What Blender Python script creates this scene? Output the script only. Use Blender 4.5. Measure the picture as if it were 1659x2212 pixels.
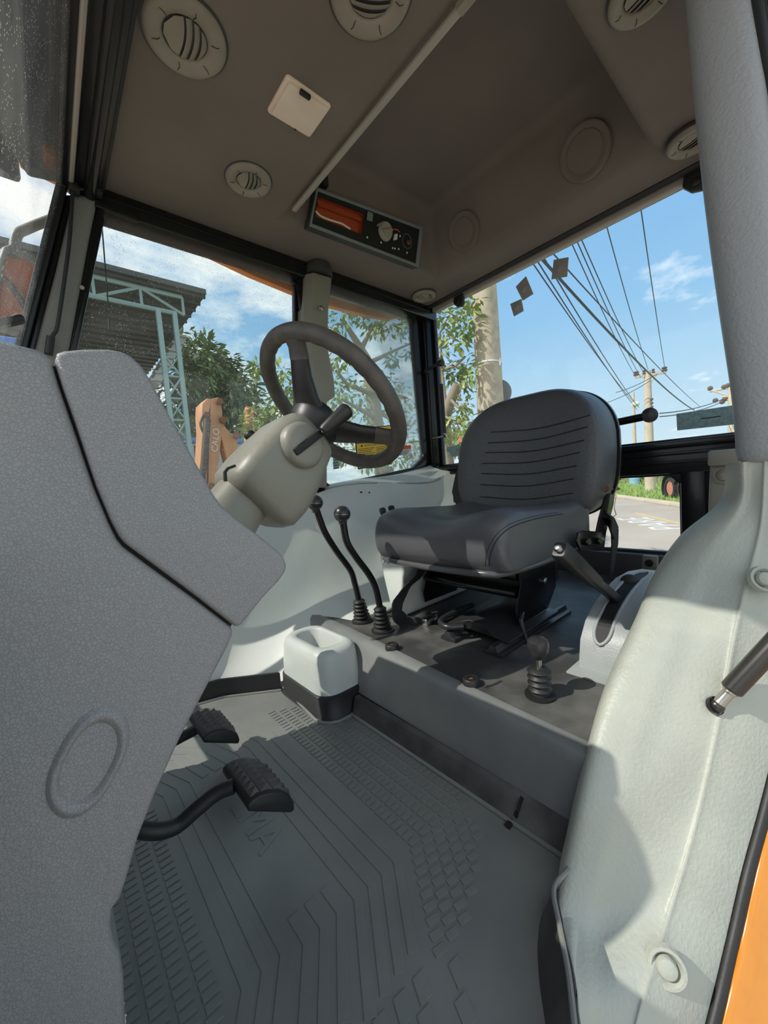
import bpy, bmesh, math, random
import numpy as np
from mathutils import Vector as V, Matrix
random.seed(7)
scene = bpy.context.scene
for o in list(bpy.data.objects):
    bpy.data.objects.remove(o)
C = scene.collection

# ------------------------------------------------------------------ camera
# world: X = towards the rear of the machine, Y = towards its right side, Z = up; cab floor at z = 0
FPX, CX, CY, EYE = 830.0, 829.5, 1106.0, V((0, 0, 0.62))
def _n(v):
    v = np.array(v, float); return v / np.linalg.norm(v)
_dY = _n([102 - CX, 1100 - CY, FPX]); _dn = _n([1450 - CX, 10500 - CY, FPX])
_dZ = -_dn; _dZ = _n(_dZ - _dZ.dot(_dY) * _dY); _dX = np.cross(_dY, _dZ)
CM = np.stack([_dX, _dY, _dZ], 1)
cd = bpy.data.cameras.new('camera'); cam = bpy.data.objects.new('camera', cd); C.objects.link(cam)
cd.sensor_fit = 'VERTICAL'; cd.sensor_height = 36.0; cd.lens = FPX / 2212 * 36.0; cd.clip_start = 0.01; cd.clip_end = 500
r_, d_, f_ = CM[0], CM[1], CM[2]
cam.matrix_world = Matrix(((r_[0], -d_[0], -f_[0], EYE[0]), (r_[1], -d_[1], -f_[1], EYE[1]), (r_[2], -d_[2], -f_[2], EYE[2]), (0, 0, 0, 1)))
scene.camera = cam
def at(px, py, X=None, Y=None, Z=None):
    """point of the place that the photograph shows at a pixel, on a known plane"""
    r = CM.T @ _n([px - CX, py - CY, FPX])
    if X is not None: t = (X - EYE[0]) / r[0]
    elif Y is not None: t = (Y - EYE[1]) / r[1]
    else: t = (Z - EYE[2]) / r[2]
    return V((EYE[0] + t * r[0], EYE[1] + t * r[1], EYE[2] + t * r[2]))

# ------------------------------------------------------------------ world, sun, exposure
w = bpy.data.worlds.new('sky'); scene.world = w; w.use_nodes = True
nt = w.node_tree; N = nt.nodes; L = nt.links; N.clear()
wo = N.new('ShaderNodeOutputWorld'); bg = N.new('ShaderNodeBackground'); L.new(bg.outputs[0], wo.inputs[0])
tc = N.new('ShaderNodeTexCoord'); sp = N.new('ShaderNodeSeparateXYZ'); L.new(tc.outputs['Generated'], sp.inputs[0])
ramp = N.new('ShaderNodeValToRGB'); L.new(sp.outputs[2], ramp.inputs[0])
e = ramp.color_ramp.elements; e[0].position = 0.0; e[0].color = (0.72, 0.86, 0.95, 1); e[1].position = 0.75; e[1].color = (0.16, 0.42, 0.86, 1)
x = e.new(0.10); x.color = (0.58, 0.79, 0.94, 1); x = e.new(0.32); x.color = (0.33, 0.61, 0.91, 1)
mx = N.new('ShaderNodeMath'); mx.operation = 'ADD'; mx.inputs[1].default_value = 0.18; L.new(sp.outputs[2], mx.inputs[0])
ma = N.new('ShaderNodeMath'); ma.operation = 'MAXIMUM'; ma.inputs[1].default_value = 0.08; L.new(mx.outputs[0], ma.inputs[0])
vd = N.new('ShaderNodeVectorMath'); vd.operation = 'DIVIDE'; L.new(tc.outputs['Generated'], vd.inputs[0])
cb = N.new('ShaderNodeCombineXYZ')
for i in range(3): L.new(ma.outputs[0], cb.inputs[i])
L.new(cb.outputs[0], vd.inputs[1])
cn = N.new('ShaderNodeTexNoise'); cn.inputs['Scale'].default_value = 2.6; cn.inputs['Detail'].default_value = 9; cn.inputs['Roughness'].default_value = 0.6; L.new(vd.outputs[0], cn.inputs['Vector'])
# cloud cover thickens towards the front of the machine
mr = N.new('ShaderNodeMapRange'); mr.inputs['From Min'].default_value = 0.85; mr.inputs['From Max'].default_value = 0.2; mr.inputs['To Min'].default_value = -0.09; mr.inputs['To Max'].default_value = 0.14
L.new(sp.outputs[0], mr.inputs['Value'])
ad = N.new('ShaderNodeMath'); ad.operation = 'ADD'; L.new(cn.outputs['Fac'], ad.inputs[0]); L.new(mr.outputs[0], ad.inputs[1])
cr = N.new('ShaderNodeValToRGB'); L.new(ad.outputs[0], cr.inputs[0]); cr.color_ramp.elements[0].position = 0.50; cr.color_ramp.elements[1].position = 0.72
cr.color_ramp.elements[0].color = (0, 0, 0, 1); cr.color_ramp.elements[1].color = (0.9, 0.9, 0.9, 1)
mxc = N.new('ShaderNodeMix'); mxc.data_type = 'RGBA'; L.new(cr.outputs[0], mxc.inputs[0]); L.new(ramp.outputs[0], mxc.inputs[6]); mxc.inputs[7].default_value = (1.36, 1.34, 1.28, 1)
L.new(mxc.outputs[2], bg.inputs[0]); bg.inputs[1].default_value = 1.0
SUN_DIR = V((1.0, -0.45, -1.1)).normalized()
sd = bpy.data.lights.new('sun', 'SUN'); sd.energy = 4.1; sd.angle = 0.009; sd.color = (1.0, 0.95, 0.86)
sun = bpy.data.objects.new('sun', sd); C.objects.link(sun); sun.location = (-8, 4, 9)
sun.rotation_euler = SUN_DIR.to_track_quat('-Z', 'Y').to_euler()
vs = scene.view_settings; vs.view_transform = 'Standard'; vs.look = 'None'; vs.gamma = 1.0; vs.exposure = 0.08; vs.use_curve_mapping = False

# ------------------------------------------------------------------ mesh helpers: every shape is (verts, faces) in world coordinates
def join(*sh):
    v, f = [], []
    for s in sh:
        n = len(v); v += [V(p) for p in s[0]]; f += [tuple(i + n for i in q) for q in s[1]]
    return v, f
def box(a, b):
    x0, y0, z0 = a; x1, y1, z1 = b
    v = [V(p) for p in ((x0,y0,z0),(x1,y0,z0),(x1,y1,z0),(x0,y1,z0),(x0,y0,z1),(x1,y0,z1),(x1,y1,z1),(x0,y1,z1))]
    return v, [(0,3,2,1),(4,5,6,7),(0,1,5,4),(1,2,6,5),(2,3,7,6),(3,0,4,7)]
def obox(c, ax, ay, az):
    """box with centre c and half-axes ax, ay, az"""
    c, ax, ay, az = V(c), V(ax), V(ay), V(az)
    s = ((-1,-1,-1),(1,-1,-1),(1,1,-1),(-1,1,-1),(-1,-1,1),(1,-1,1),(1,1,1),(-1,1,1))
    return [c + ax*a + ay*b + az*d for a, b, d in s], [(0,3,2,1),(4,5,6,7),(0,1,5,4),(1,2,6,5),(2,3,7,6),(3,0,4,7)]
def loft(rings, cap0=True, cap1=True):
    n = len(rings[0]); v = [V(p) for r in rings for p in r]; f = []
    for i in range(len(rings) - 1):
        for j in range(n):
            k = (j + 1) % n; f.append((i*n + j, i*n + k, (i+1)*n + k, (i+1)*n + j))
    if cap0: f.append(tuple(range(n - 1, -1, -1)))
    if cap1: f.append(tuple((len(rings) - 1)*n + j for j in range(n)))
    return v, f
def prism(pts, ext):
    ext = V(ext); return loft([[V(p) for p in pts], [V(p) + ext for p in pts]])
def ringprism(outer, inner, ext):
    n = len(outer); ext = V(ext)
    v = [V(p) for p in outer] + [V(p) for p in inner]; v += [p + ext for p in v]; f = []
    for j in range(n):
        k = (j + 1) % n
        f += [(j, k, n + k, n + j), (2*n + k, 2*n + j, 3*n + j, 3*n + k), (k, j, 2*n + j, 2*n + k), (n + j, n + k, 3*n + k, 3*n + j)]
    return v, f
def frame_of(d):
    d = V(d).normalized(); a = V((0, 0, 1)) if abs(d.z) < 0.9 else V((1, 0, 0))
    u = d.cross(a).normalized(); return u, u.cross(d).normalized()
def tube(path, r, seg=10, cap=True):
    path = [V(p) for p in path]; n = len(path)
    rr = r if isinstance(r, (list, tuple)) else [r]*n
    rings = []; u = None
    for i, p in enumerate(path):
        d = (path[min(i+1, n-1)] - path[max(i-1, 0)]).normalized()
        if u is None: u, w2 = frame_of(d)
        else:
            u = (u - d*u.dot(d)).normalized(); w2 = u.cross(d)
        rings.append([p + (u*math.cos(a) + w2*math.sin(a))*rr[i] for a in (2*math.pi*k/seg for k in range(seg))])
    return loft(rings, cap, cap)
def lathe(prof, o, axis, seg=24, cap0=True, cap1=True):
    o = V(o); ax = V(axis).normalized(); u, w2 = frame_of(ax)
    return loft([[o + ax*h + (u*math.cos(a) + w2*math.sin(a))*r for a in (2*math.pi*k/seg for k in range(seg))] for r, h in prof], cap0, cap1)
def ball(c, r, seg=16, sz=1.0, axis=(0,0,1)):
    prof = [(r*math.sin(math.pi*k/10), -r*sz*math.cos(math.pi*k/10)) for k in range(1, 10)]
    return lathe(prof, c, axis, seg)
def cr1(p, t):
    n = len(p) - 1; i = min(int(t), n - 1); u = t - i
    p0, p1, p2, p3 = p[max(i-1, 0)] if i > 0 else p[0]*2 - p[1], p[i], p[i+1], p[i+2] if i + 2 <= n else p[n]*2 - p[n-1]
    return 0.5*((2*p1) + (p2 - p0)*u + (2*p0 - 5*p1 + 4*p2 - p3)*u*u + (3*p1 - p0 - 3*p2 + p3)*u*u*u)
def spline(pts, m):
    pts = [V(p) for p in pts]; n = len(pts) - 1
    return [cr1(pts, n*k/m) for k in range(m + 1)]
def patch(rows, nu, nv):
    """smooth sheet through a grid of points: rows x columns, resampled to nu columns and nv rows"""
    cols = [spline(r, nu) for r in rows]
    g = [[None]*(nu + 1) for _ in range(nv + 1)]
    for j in range(nu + 1):
        for i, p in enumerate(spline([c[j] for c in cols], nv)): g[i][j] = p
    v = [p for r in g for p in r]; f = []
    for i in range(nv):
        for j in range(nu):
            a = i*(nu+1) + j; f.append((a, a+1, a+nu+2, a+nu+1))
    return v, f
def rrect(c, u, v, a, b, r, n=5):
    """rounded rectangle, half sizes a (along u), b (along v)"""
    c, u, v = V(c), V(u), V(v); out = []
    for sx, sy, a0 in ((1,1,0),(-1,1,90),(-1,-1,180),(1,-1,270)):
        for k in range(n + 1):
            t = math.radians(a0 + 90*k/n); out.append(c + u*(sx*(a-r) + r*math.cos(t)) + v*(sy*(b-r) + r*math.sin(t)))
    return out
def ribbon(pts, side, wd, th):
    """flat strap along pts, side = width direction(s)"""
    pts = [V(p) for p in pts]; n = len(pts); rings = []
    for i, p in enumerate(pts):
        d = (pts[min(i+1, n-1)] - pts[max(i-1, 0)]).normalized(); s = V(side[i] if isinstance(side, list) else side); s = (s - d*s.dot(d)).normalized(); m = s.cross(d)
        ww = wd[i] if isinstance(wd, list) else wd
        rings.append([p + s*ww + m*th, p - s*ww + m*th, p - s*ww - m*th, p + s*ww - m*th])
    return loft(rings)
OFF = {}
def mk(name, sh, m, par=None, bev=0.0, seg=2, ang=35, weld=True, solid=0.0, sub=0, smooth=True, sharp=38):
    v, f = sh; v = [V(p) for p in v]
    if par is not None: off = OFF[par.name]
    else:
        lo = [min(p[i] for p in v) for i in range(3)]; hi = [max(p[i] for p in v) for i in range(3)]
        off = V(((lo[0]+hi[0])/2, (lo[1]+hi[1])/2, lo[2]))
    bm = bmesh.new(); bv = [bm.verts.new(p - off) for p in v]
    for q in f:
        try: bm.faces.new([bv[i] for i in q])
        except ValueError: pass
    if weld: bmesh.ops.remove_doubles(bm, verts=bm.verts, dist=1e-6)
    if not solid: bmesh.ops.recalc_face_normals(bm, faces=bm.faces)
    if bev:
        ed = [e for e in bm.edges if len(e.link_faces) == 2 and e.calc_face_angle(0) > math.radians(ang)]
        bmesh.ops.bevel(bm, geom=ed, offset=bev, segments=seg, profile=0.5, affect='EDGES', clamp_overlap=True)
    me = bpy.data.meshes.new(name); bm.to_mesh(me); bm.free()
    if smooth:
        me.polygons.foreach_set('use_smooth', [True]*len(me.polygons)); me.set_sharp_from_angle(angle=math.radians(sharp))
    me.materials.append(m)
    o = bpy.data.objects.new(name, me); C.objects.link(o); OFF[o.name] = off
    if par is not None: o.parent = par
    else: o.location = off
    if solid:
        md = o.modifiers.new('thickness', 'SOLIDIFY'); md.thickness = solid; md.offset = -1
    if sub:
        md = o.modifiers.new('smooth', 'SUBSURF'); md.levels = sub; md.render_levels = sub
    return o
def thing(name, label, cat, loc, group=None):
    o = bpy.data.objects.new(name, None); C.objects.link(o); o.location = loc; o.empty_display_size = 0.05; OFF[o.name] = V(loc)
    o['label'] = label; o['category'] = cat
    if group: o['group'] = group
    return o
def tag(o, label, cat, group=None):
    o['label'] = label; o['category'] = cat
    if group: o['group'] = group
    return o
def st(o, label=None, cat=None):
    o['kind'] = 'structure'
    if label: o['label'] = label
    if cat: o['category'] = cat
    return o
def textshape(s, size, o, xd, yd, ext=0.0004):
    """lettering as a thin solid; xd reading direction, yd up of the letters"""
    cu = bpy.data.curves.new('t', 'FONT'); cu.body = s; cu.size = size; cu.extrude = ext; cu.resolution_u = 3
    ob = bpy.data.objects.new('t', cu); C.objects.link(ob)
    me = ob.to_mesh(); xd, yd = V(xd).normalized(), V(yd).normalized(); zd = xd.cross(yd); o = V(o)
    v = [o + xd*p.co.x + yd*p.co.y + zd*p.co.z for p in me.vertices]; f = [tuple(p.vertices) for p in me.polygons]
    ob.to_mesh_clear(); bpy.data.objects.remove(ob); bpy.data.curves.remove(cu)
    return v, f

# ------------------------------------------------------------------ materials
def mat(name, col, rough=0.5, metal=0.0, bump=None, var=None, coat=0.0, spec=0.5, emit=None, crease=None):
    """bump = (kind, scale, strength[, second kind, scale, strength]); var = (scale, second colour, low, high)"""
    m = bpy.data.materials.new(name); m.use_nodes = True; t = m.node_tree; n = t.nodes; l = t.links
    b = n['Principled BSDF']; b.inputs['Base Color'].default_value = (*col, 1); b.inputs['Roughness'].default_value = rough
    b.inputs['Metallic'].default_value = metal; b.inputs['Coat Weight'].default_value = coat; b.inputs['Specular IOR Level'].default_value = spec
    tcn = n.new('ShaderNodeTexCoord')
    def tex(kind, scale, det=4):
        if kind == 'noise':
            q = n.new('ShaderNodeTexNoise'); q.inputs['Scale'].default_value = scale; q.inputs['Detail'].default_value = det; l.new(tcn.outputs['Object'], q.inputs['Vector']); return q.outputs['Fac']
        if kind == 'wrinkle':
            q0 = n.new('ShaderNodeTexNoise'); q0.inputs['Scale'].default_value = scale*0.4; l.new(tcn.outputs['Object'], q0.inputs['Vector'])
            mv = n.new('ShaderNodeMix'); mv.data_type = 'RGBA'; mv.inputs[0].default_value = 0.006; l.new(tcn.outputs['Object'], mv.inputs[6]); l.new(q0.outputs['Color'], mv.inputs[7])
            q = n.new('ShaderNodeTexVoronoi'); q.feature = 'DISTANCE_TO_EDGE'; q.inputs['Scale'].default_value = scale; l.new(mv.outputs[2], q.inputs['Vector'])
            cl = n.new('ShaderNodeMath'); cl.operation = 'MINIMUM'; cl.inputs[1].default_value = 0.12; l.new(q.outputs['Distance'], cl.inputs[0]); return cl.outputs[0]
        q = n.new('ShaderNodeTexVoronoi'); q.inputs['Scale'].default_value = scale; l.new(tcn.outputs['Object'], q.inputs['Vector']); return q.outputs['Distance']
    prev = None
    if bump:
        for i in range(0, len(bump), 3):
            bp = n.new('ShaderNodeBump'); bp.inputs['Strength'].default_value = bump[i+2]; bp.inputs['Distance'].default_value = 0.002
            l.new(tex(bump[i], bump[i+1]), bp.inputs['Height'])
            if prev: l.new(prev, bp.inputs['Normal'])
            prev = bp.outputs['Normal']
        l.new(prev, b.inputs['Normal'])
    if var:
        rp = n.new('ShaderNodeValToRGB'); rp.color_ramp.elements[0].position = var[2]; rp.color_ramp.elements[1].position = var[3]
        rp.color_ramp.elements[0].color = (*col, 1); rp.color_ramp.elements[1].color = (*var[1], 1)
        l.new(tex('noise', var[0], 8), rp.inputs[0]); l.new(rp.outputs[0], b.inputs['Base Color'])
    if crease:          # creases darkened: grain shading painted into the base colour
        mr_c = n.new('ShaderNodeMapRange'); mr_c.inputs['From Min'].default_value = 0.0; mr_c.inputs['From Max'].default_value = 0.10; mr_c.inputs['To Min'].default_value = crease[2]; mr_c.inputs['To Max'].default_value = 1.0
        l.new(tex(crease[0], crease[1]), mr_c.inputs['Value'])
        mu = n.new('ShaderNodeVectorMath'); mu.operation = 'SCALE'
        src = b.inputs['Base Color'].links[0].from_socket if b.inputs['Base Color'].links else None
        if src: l.new(src, mu.inputs[0])
        else: mu.inputs[0].default_value = col
        l.new(mr_c.outputs[0], mu.inputs['Scale']); l.new(mu.outputs[0], b.inputs['Base Color'])
    if emit:
        b.inputs['Emission Color'].default_value = (*emit[0], 1); b.inputs['Emission Strength'].default_value = emit[1]
    return m
def glassmat(name, tint, dust, dustcol=(0.7, 0.72, 0.7), streak=False, gloss=0.6):
    m = bpy.data.materials.new(name); m.use_nodes = True; t = m.node_tree; n = t.nodes; l = t.links; n.clear()
    out = n.new('ShaderNodeOutputMaterial'); tr = n.new('ShaderNodeBsdfTransparent'); tr.inputs[0].default_value = (*tint, 1)
    gl = n.new('ShaderNodeBsdfGlossy'); gl.inputs['Roughness'].default_value = 0.02
    fr = n.new('ShaderNodeFresnel'); fr.inputs[0].default_value = 1.4; mf = n.new('ShaderNodeMath'); mf.operation = 'MULTIPLY'; mf.inputs[1].default_value = gloss; l.new(fr.outputs[0], mf.inputs[0])
    m1 = n.new('ShaderNodeMixShader'); l.new(mf.outputs[0], m1.inputs[0]); l.new(tr.outputs[0], m1.inputs[1]); l.new(gl.outputs[0], m1.inputs[2])
    df = n.new('ShaderNodeBsdfDiffuse'); df.inputs[0].default_value = (*dustcol, 1); tl = n.new('ShaderNodeBsdfTranslucent'); tl.inputs[0].default_value = (*dustcol, 1)
    md = n.new('ShaderNodeMixShader'); md.inputs[0].default_value = 0.5; l.new(df.outputs[0], md.inputs[1]); l.new(tl.outputs[0], md.inputs[2])
    tcn = n.new('ShaderNodeTexCoord'); no = n.new('ShaderNodeTexNoise'); no.inputs['Scale'].default_value = 5.0; no.inputs['Detail'].default_value = 12; no.inputs['Roughness'].default_value = 0.65
    mp = n.new('ShaderNodeMapping'); mp.inputs['Scale'].default_value = (1, 1, 3.0) if streak else (1, 1, 1); l.new(tcn.outputs['Object'], mp.inputs[0]); l.new(mp.outputs[0], no.inputs['Vector'])
    rp = n.new('ShaderNodeMapRange'); rp.inputs['From Min'].default_value = 0.35; rp.inputs['From Max'].default_value = 0.75; rp.inputs['To Min'].default_value = dust*0.35; rp.inputs['To Max'].default_value = dust*1.6; l.new(no.outputs['Fac'], rp.inputs['Value'])
    fac = rp.outputs[0]
    if streak:      # specks of dried mud
        vo = n.new('ShaderNodeTexVoronoi'); vo.inputs['Scale'].default_value = 130; l.new(tcn.outputs['Object'], vo.inputs['Vector'])
        lt = n.new('ShaderNodeMath'); lt.operation = 'LESS_THAN'; lt.inputs[1].default_value = 0.16; l.new(vo.outputs['Distance'], lt.inputs[0])
        n2 = n.new('ShaderNodeTexNoise'); n2.inputs['Scale'].default_value = 22; l.new(tcn.outputs['Object'], n2.inputs['Vector'])
        gt = n.new('ShaderNodeMath'); gt.operation = 'GREATER_THAN'; gt.inputs[1].default_value = 0.48; l.new(n2.outputs['Fac'], gt.inputs[0])
        mm = n.new('ShaderNodeMath'); mm.operation = 'MULTIPLY'; l.new(lt.outputs[0], mm.inputs[0]); l.new(gt.outputs[0], mm.inputs[1])
        ms = n.new('ShaderNodeMath'); ms.operation = 'MULTIPLY'; ms.inputs[1].default_value = 0.6; l.new(mm.outputs[0], ms.inputs[0])
        aa = n.new('ShaderNodeMath'); aa.operation = 'ADD'; l.new(fac, aa.inputs[0]); l.new(ms.outputs[0], aa.inputs[1]); fac = aa.outputs[0]
    m2 = n.new('ShaderNodeMixShader'); l.new(fac, m2.inputs[0]); l.new(m1.outputs[0], m2.inputs[1]); l.new(md.outputs[0], m2.inputs[2]); l.new(m2.outputs[0], out.inputs[0])
    return m
M = {}
M['dash'] = mat('charcoal grained plastic', (0.315, 0.318, 0.332), 0.46, bump=('wrinkle', 330, 0.8, 'noise', 140, 0.35), var=(3, (0.35, 0.335, 0.325), 0.35, 0.7), crease=('wrinkle', 330, 0.80))
M['seam'] = mat('dark seam', (0.012, 0.012, 0.013), 0.6)
M['trim'] = mat('pale grey grained plastic', (0.60, 0.635, 0.605), 0.40, bump=('noise', 420, 0.25), var=(2.5, (0.64, 0.655, 0.60), 0.4, 0.7))
M['pillar'] = mat('grey wrinkled plastic', (0.36, 0.37, 0.38), 0.42, bump=('noise', 170, 0.75), crease=('wrinkle', 150, 0.93))
M['apil'] = mat('dark grey grained pillar plastic', (0.24, 0.235, 0.225), 0.45, bump=('wrinkle', 220, 0.5), crease=('wrinkle', 220, 0.75))
M['jamb'] = mat('pale wrinkled plastic', (0.455, 0.475, 0.415), 0.42, bump=('noise', 190, 0.55), var=(3, (0.50, 0.505, 0.425), 0.4, 0.7))
M['bin'] = mat('pale grey moulded plastic', (0.55, 0.58, 0.55), 0.40, bump=('noise', 420, 0.25))
M['hbr'] = mat('grey moulded plastic darkened for shade', (0.36, 0.385, 0.385), 0.38, bump=('noise', 300, 0.3))  # trim plastic darkened to stand in for shadow on the brake housing
M['head'] = mat('taupe headliner', (0.175, 0.145, 0.118), 0.75, bump=('noise', 380, 0.25), var=(4, (0.195, 0.162, 0.133), 0.4, 0.65))
M['vent'] = mat('greige vent plastic', (0.30, 0.265, 0.21), 0.5, bump=('noise', 200, 0.05), var=(9, (0.25, 0.22, 0.175), 0.4, 0.7))
M['lamp'] = mat('cream lens plastic', (0.86, 0.72, 0.58), 0.4, var=(14, (0.80, 0.65, 0.52), 0.4, 0.7))
M['blk'] = mat('black gloss paint', (0.009, 0.009, 0.010), 0.25, bump=('noise', 60, 0.08), coat=0.1, spec=0.35)
M['rub'] = mat('black rubber', (0.018, 0.018, 0.018), 0.5, bump=('noise', 300, 0.1))
M['seal'] = mat('ridged rubber seal', (0.03, 0.03, 0.03), 0.55, bump=('noise', 260, 0.5))
M['mat'] = mat('grey floor rubber', (0.19, 0.198, 0.186), 0.36, bump=('noise', 9, 0.25, 'noise', 300, 0.06), var=(5, (0.245, 0.25, 0.23), 0.38, 0.68))
M['plat'] = mat('worn black floor rubber', (0.055, 0.055, 0.054), 0.42, bump=('noise', 8, 0.2, 'noise', 200, 0.08), var=(7, (0.20, 0.195, 0.18), 0.45, 0.8), spec=0.3)
M['riser'] = mat('scuffed step rubber lightened for sheen', (0.17, 0.175, 0.172), 0.34, bump=('noise', 6, 0.3, 'noise', 200, 0.08), var=(4, (0.26, 0.262, 0.25), 0.4, 0.7))
M['leath'] = mat('black leatherette', (0.085, 0.088, 0.096), 0.36, bump=('wrinkle', 260, 0.9), crease=('wrinkle', 260, 0.45))
M['cush'] = mat('smooth black leatherette', (0.092, 0.094, 0.102), 0.40, bump=('noise', 420, 0.12))
M['pipe'] = mat('grey vinyl piping', (0.085, 0.085, 0.09), 0.26)
M['shell'] = mat('black seat shell', (0.03, 0.03, 0.032), 0.3)
M['wheel'] = mat('worn brown-black foam', (0.085, 0.074, 0.064), 0.55, bump=('noise', 150, 0.35), var=(30, (0.12, 0.105, 0.09), 0.45, 0.7))
M['spoke'] = mat('black spoke plastic', (0.022, 0.021, 0.021), 0.42, bump=('noise', 300, 0.1))
M['col'] = mat('khaki grey plastic', (0.27, 0.26, 0.215), 0.42, bump=('noise', 420, 0.18))
M['steel'] = mat('bare steel', (0.5, 0.48, 0.44), 0.3, 1.0)
M['rust'] = mat('rusty pin', (0.22, 0.09, 0.045), 0.7, 0.3, bump=('noise', 300, 0.3))
M['orange'] = mat('orange paint', (0.80, 0.26, 0.03), 0.22, coat=0.6)
M['sill'] = mat('glossy orange sill paint', (0.66, 0.24, 0.012), 0.15, coat=0.7)
M['orshade'] = mat('roof orange brightened for shade', (0.95, 0.32, 0.07), 0.35)  # brighter copy of the roof orange, offsets shade on the inner faces
M['under'] = mat('dark roof underside', (0.05, 0.05, 0.05), 0.5, bump=('noise', 40, 0.3))
M['gun'] = mat('gunmetal strut', (0.07, 0.065, 0.06), 0.28, 0.6)
M['alu'] = mat('tan aluminium strip', (0.42, 0.38, 0.33), 0.45, 0.2)
M['web'] = mat('black webbing', (0.03, 0.03, 0.032), 0.7, bump=('noise', 700, 0.4))
M['foil'] = mat('crumpled foil', (0.75, 0.75, 0.76), 0.25, 1.0, bump=('noise', 40, 0.6))
M['tape'] = mat('grey butyl tape', (0.34, 0.33, 0.31), 0.6, bump=('noise', 90, 0.5))
M['yel'] = mat('yellow sticker', (0.90, 0.55, 0.04), 0.5)
M['ink'] = mat('black ink', (0.02, 0.02, 0.02), 0.6)
M['wht'] = mat('white print', (0.75, 0.75, 0.74), 0.5)
M['redp'] = mat('red print', (0.75, 0.10, 0.04), 0.5)
M['grn'] = mat('green-grey sticker back', (0.22, 0.33, 0.34), 0.5, var=(90, (0.16, 0.26, 0.28), 0.45, 0.6))
M['grn2'] = mat('pale green sticker back', (0.36, 0.46, 0.44), 0.5, var=(60, (0.30, 0.40, 0.39), 0.45, 0.6))
M['conc'] = mat('weathered concrete', (0.50, 0.43, 0.32), 0.85, bump=('noise', 30, 0.5), var=(9, (0.36, 0.31, 0.24), 0.42, 0.7))
M['conc2'] = mat('pale concrete pole', (0.55, 0.47, 0.37), 0.85, var=(3, (0.45, 0.38, 0.3), 0.4, 0.7))
M['road'] = mat('sunlit asphalt', (0.37, 0.32, 0.26), 0.85, bump=('noise', 12, 0.3), var=(0.5, (0.44, 0.385, 0.32), 0.35, 0.7))
M['yard'] = mat('dusty yard ground', (0.36, 0.28, 0.20), 0.9, var=(0.7, (0.28, 0.22, 0.16), 0.4, 0.7))
M['grass'] = mat('grass turf', (0.16, 0.26, 0.05), 0.9, bump=('noise', 3, 0.8), var=(2.5, (0.30, 0.36, 0.10), 0.4, 0.7))
M['blade'] = mat('grass blades', (0.20, 0.33, 0.06), 0.8, var=(3, (0.34, 0.40, 0.12), 0.4, 0.7))
M['kerb'] = mat('kerb stone', (0.52, 0.45, 0.36), 0.9)
M['paint'] = mat('white road paint', (0.62, 0.61, 0.58), 0.8)
M['ypaint'] = mat('yellow road paint', (0.62, 0.44, 0.16), 0.8)
M['leafd'] = mat('mango leaves', (0.115, 0.19, 0.065), 0.5, var=(0.9, (0.24, 0.30, 0.09), 0.4, 0.65))
M['leafn'] = mat('broad bright leaves', (0.19, 0.29, 0.06), 0.42, var=(2.2, (0.40, 0.44, 0.13), 0.4, 0.7))
M['bark'] = mat('pale bark', (0.30, 0.25, 0.19), 0.9, bump=('noise', 25, 0.5))
M['tin'] = mat('weathered roof sheet', (0.07, 0.075, 0.075), 0.6, var=(0.6, (0.11, 0.115, 0.11), 0.4, 0.7))
M['teal'] = mat('teal painted steel', (0.30, 0.43, 0.43), 0.5)
M['shed'] = mat('dark shed wall', (0.06, 0.065, 0.065), 0.8, var=(0.4, (0.10, 0.10, 0.10), 0.4, 0.7))
M['boom'] = mat('faded orange boom paint', (0.62, 0.30, 0.14), 0.6, var=(3, (0.48, 0.24, 0.13), 0.4, 0.75))
M['boom2'] = mat('amber boom paint', (0.72, 0.32, 0.07), 0.5, var=(5, (0.5, 0.22, 0.05), 0.4, 0.7))
M['grease'] = mat('greasy dark steel', (0.07, 0.05, 0.04), 0.5)
M['blue'] = mat('blue tarpaulin', (0.08, 0.22, 0.55), 0.5)
M['bluep'] = mat('pale blue drum', (0.25, 0.45, 0.60), 0.5)
M['truck'] = mat('grey tanker', (0.42, 0.43, 0.42), 0.4, 0.2)
M['tyre'] = mat('tyre', (0.03, 0.03, 0.03), 0.8)
M['rim'] = mat('red oxide rim', (0.50, 0.20, 0.13), 0.6)
M['wire'] = mat('dark cable', (0.05, 0.06, 0.08), 0.6)
M['insul'] = mat('brown insulator', (0.12, 0.08, 0.07), 0.3)
M['mirror'] = mat('mirror glass', (0.8, 0.8, 0.8), 0.03, 1.0)
M['mback'] = mat('orange-red painted reflection and jib', (0.55, 0.16, 0.08), 0.35)  # flat colour stands in for the mirror's orange reflection; also paints the jib
M['hazegl'] = mat('grey plastic housing', (0.20, 0.22, 0.22), 0.5)
M['cav'] = mat('orange-red cavity paint', (0.42, 0.07, 0.02), 0.5)
M['face'] = mat('black fascia', (0.012, 0.014, 0.014), 0.4)
M['knob'] = mat('khaki knob', (0.34, 0.32, 0.25), 0.45)
M['wirew'] = mat('cream wire', (0.75, 0.62, 0.48), 0.5)
M['g_clear'] = glassmat('clear rear glass', (0.97, 0.985, 0.98), 0.02)
M['g_door'] = glassmat('dusty door glass', (0.90, 0.93, 0.91), 0.05, streak=True)
M['g_quart'] = glassmat('hazy quarter glass', (0.88, 0.93, 0.91), 0.15, dustcol=(0.72, 0.80, 0.78), streak=False)
M['g_wind'] = glassmat('specked windshield glass', (0.95, 0.96, 0.955), 0.07, streak=True, gloss=0.12)
# ================================================================== STRUCTURE
def sroot(name, loc):
    o = bpy.data.objects.new(name, None); C.objects.link(o); o.location = loc; o.empty_display_size = 0.05; OFF[o.name] = V(loc); o['kind'] = 'structure'; return o

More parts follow.
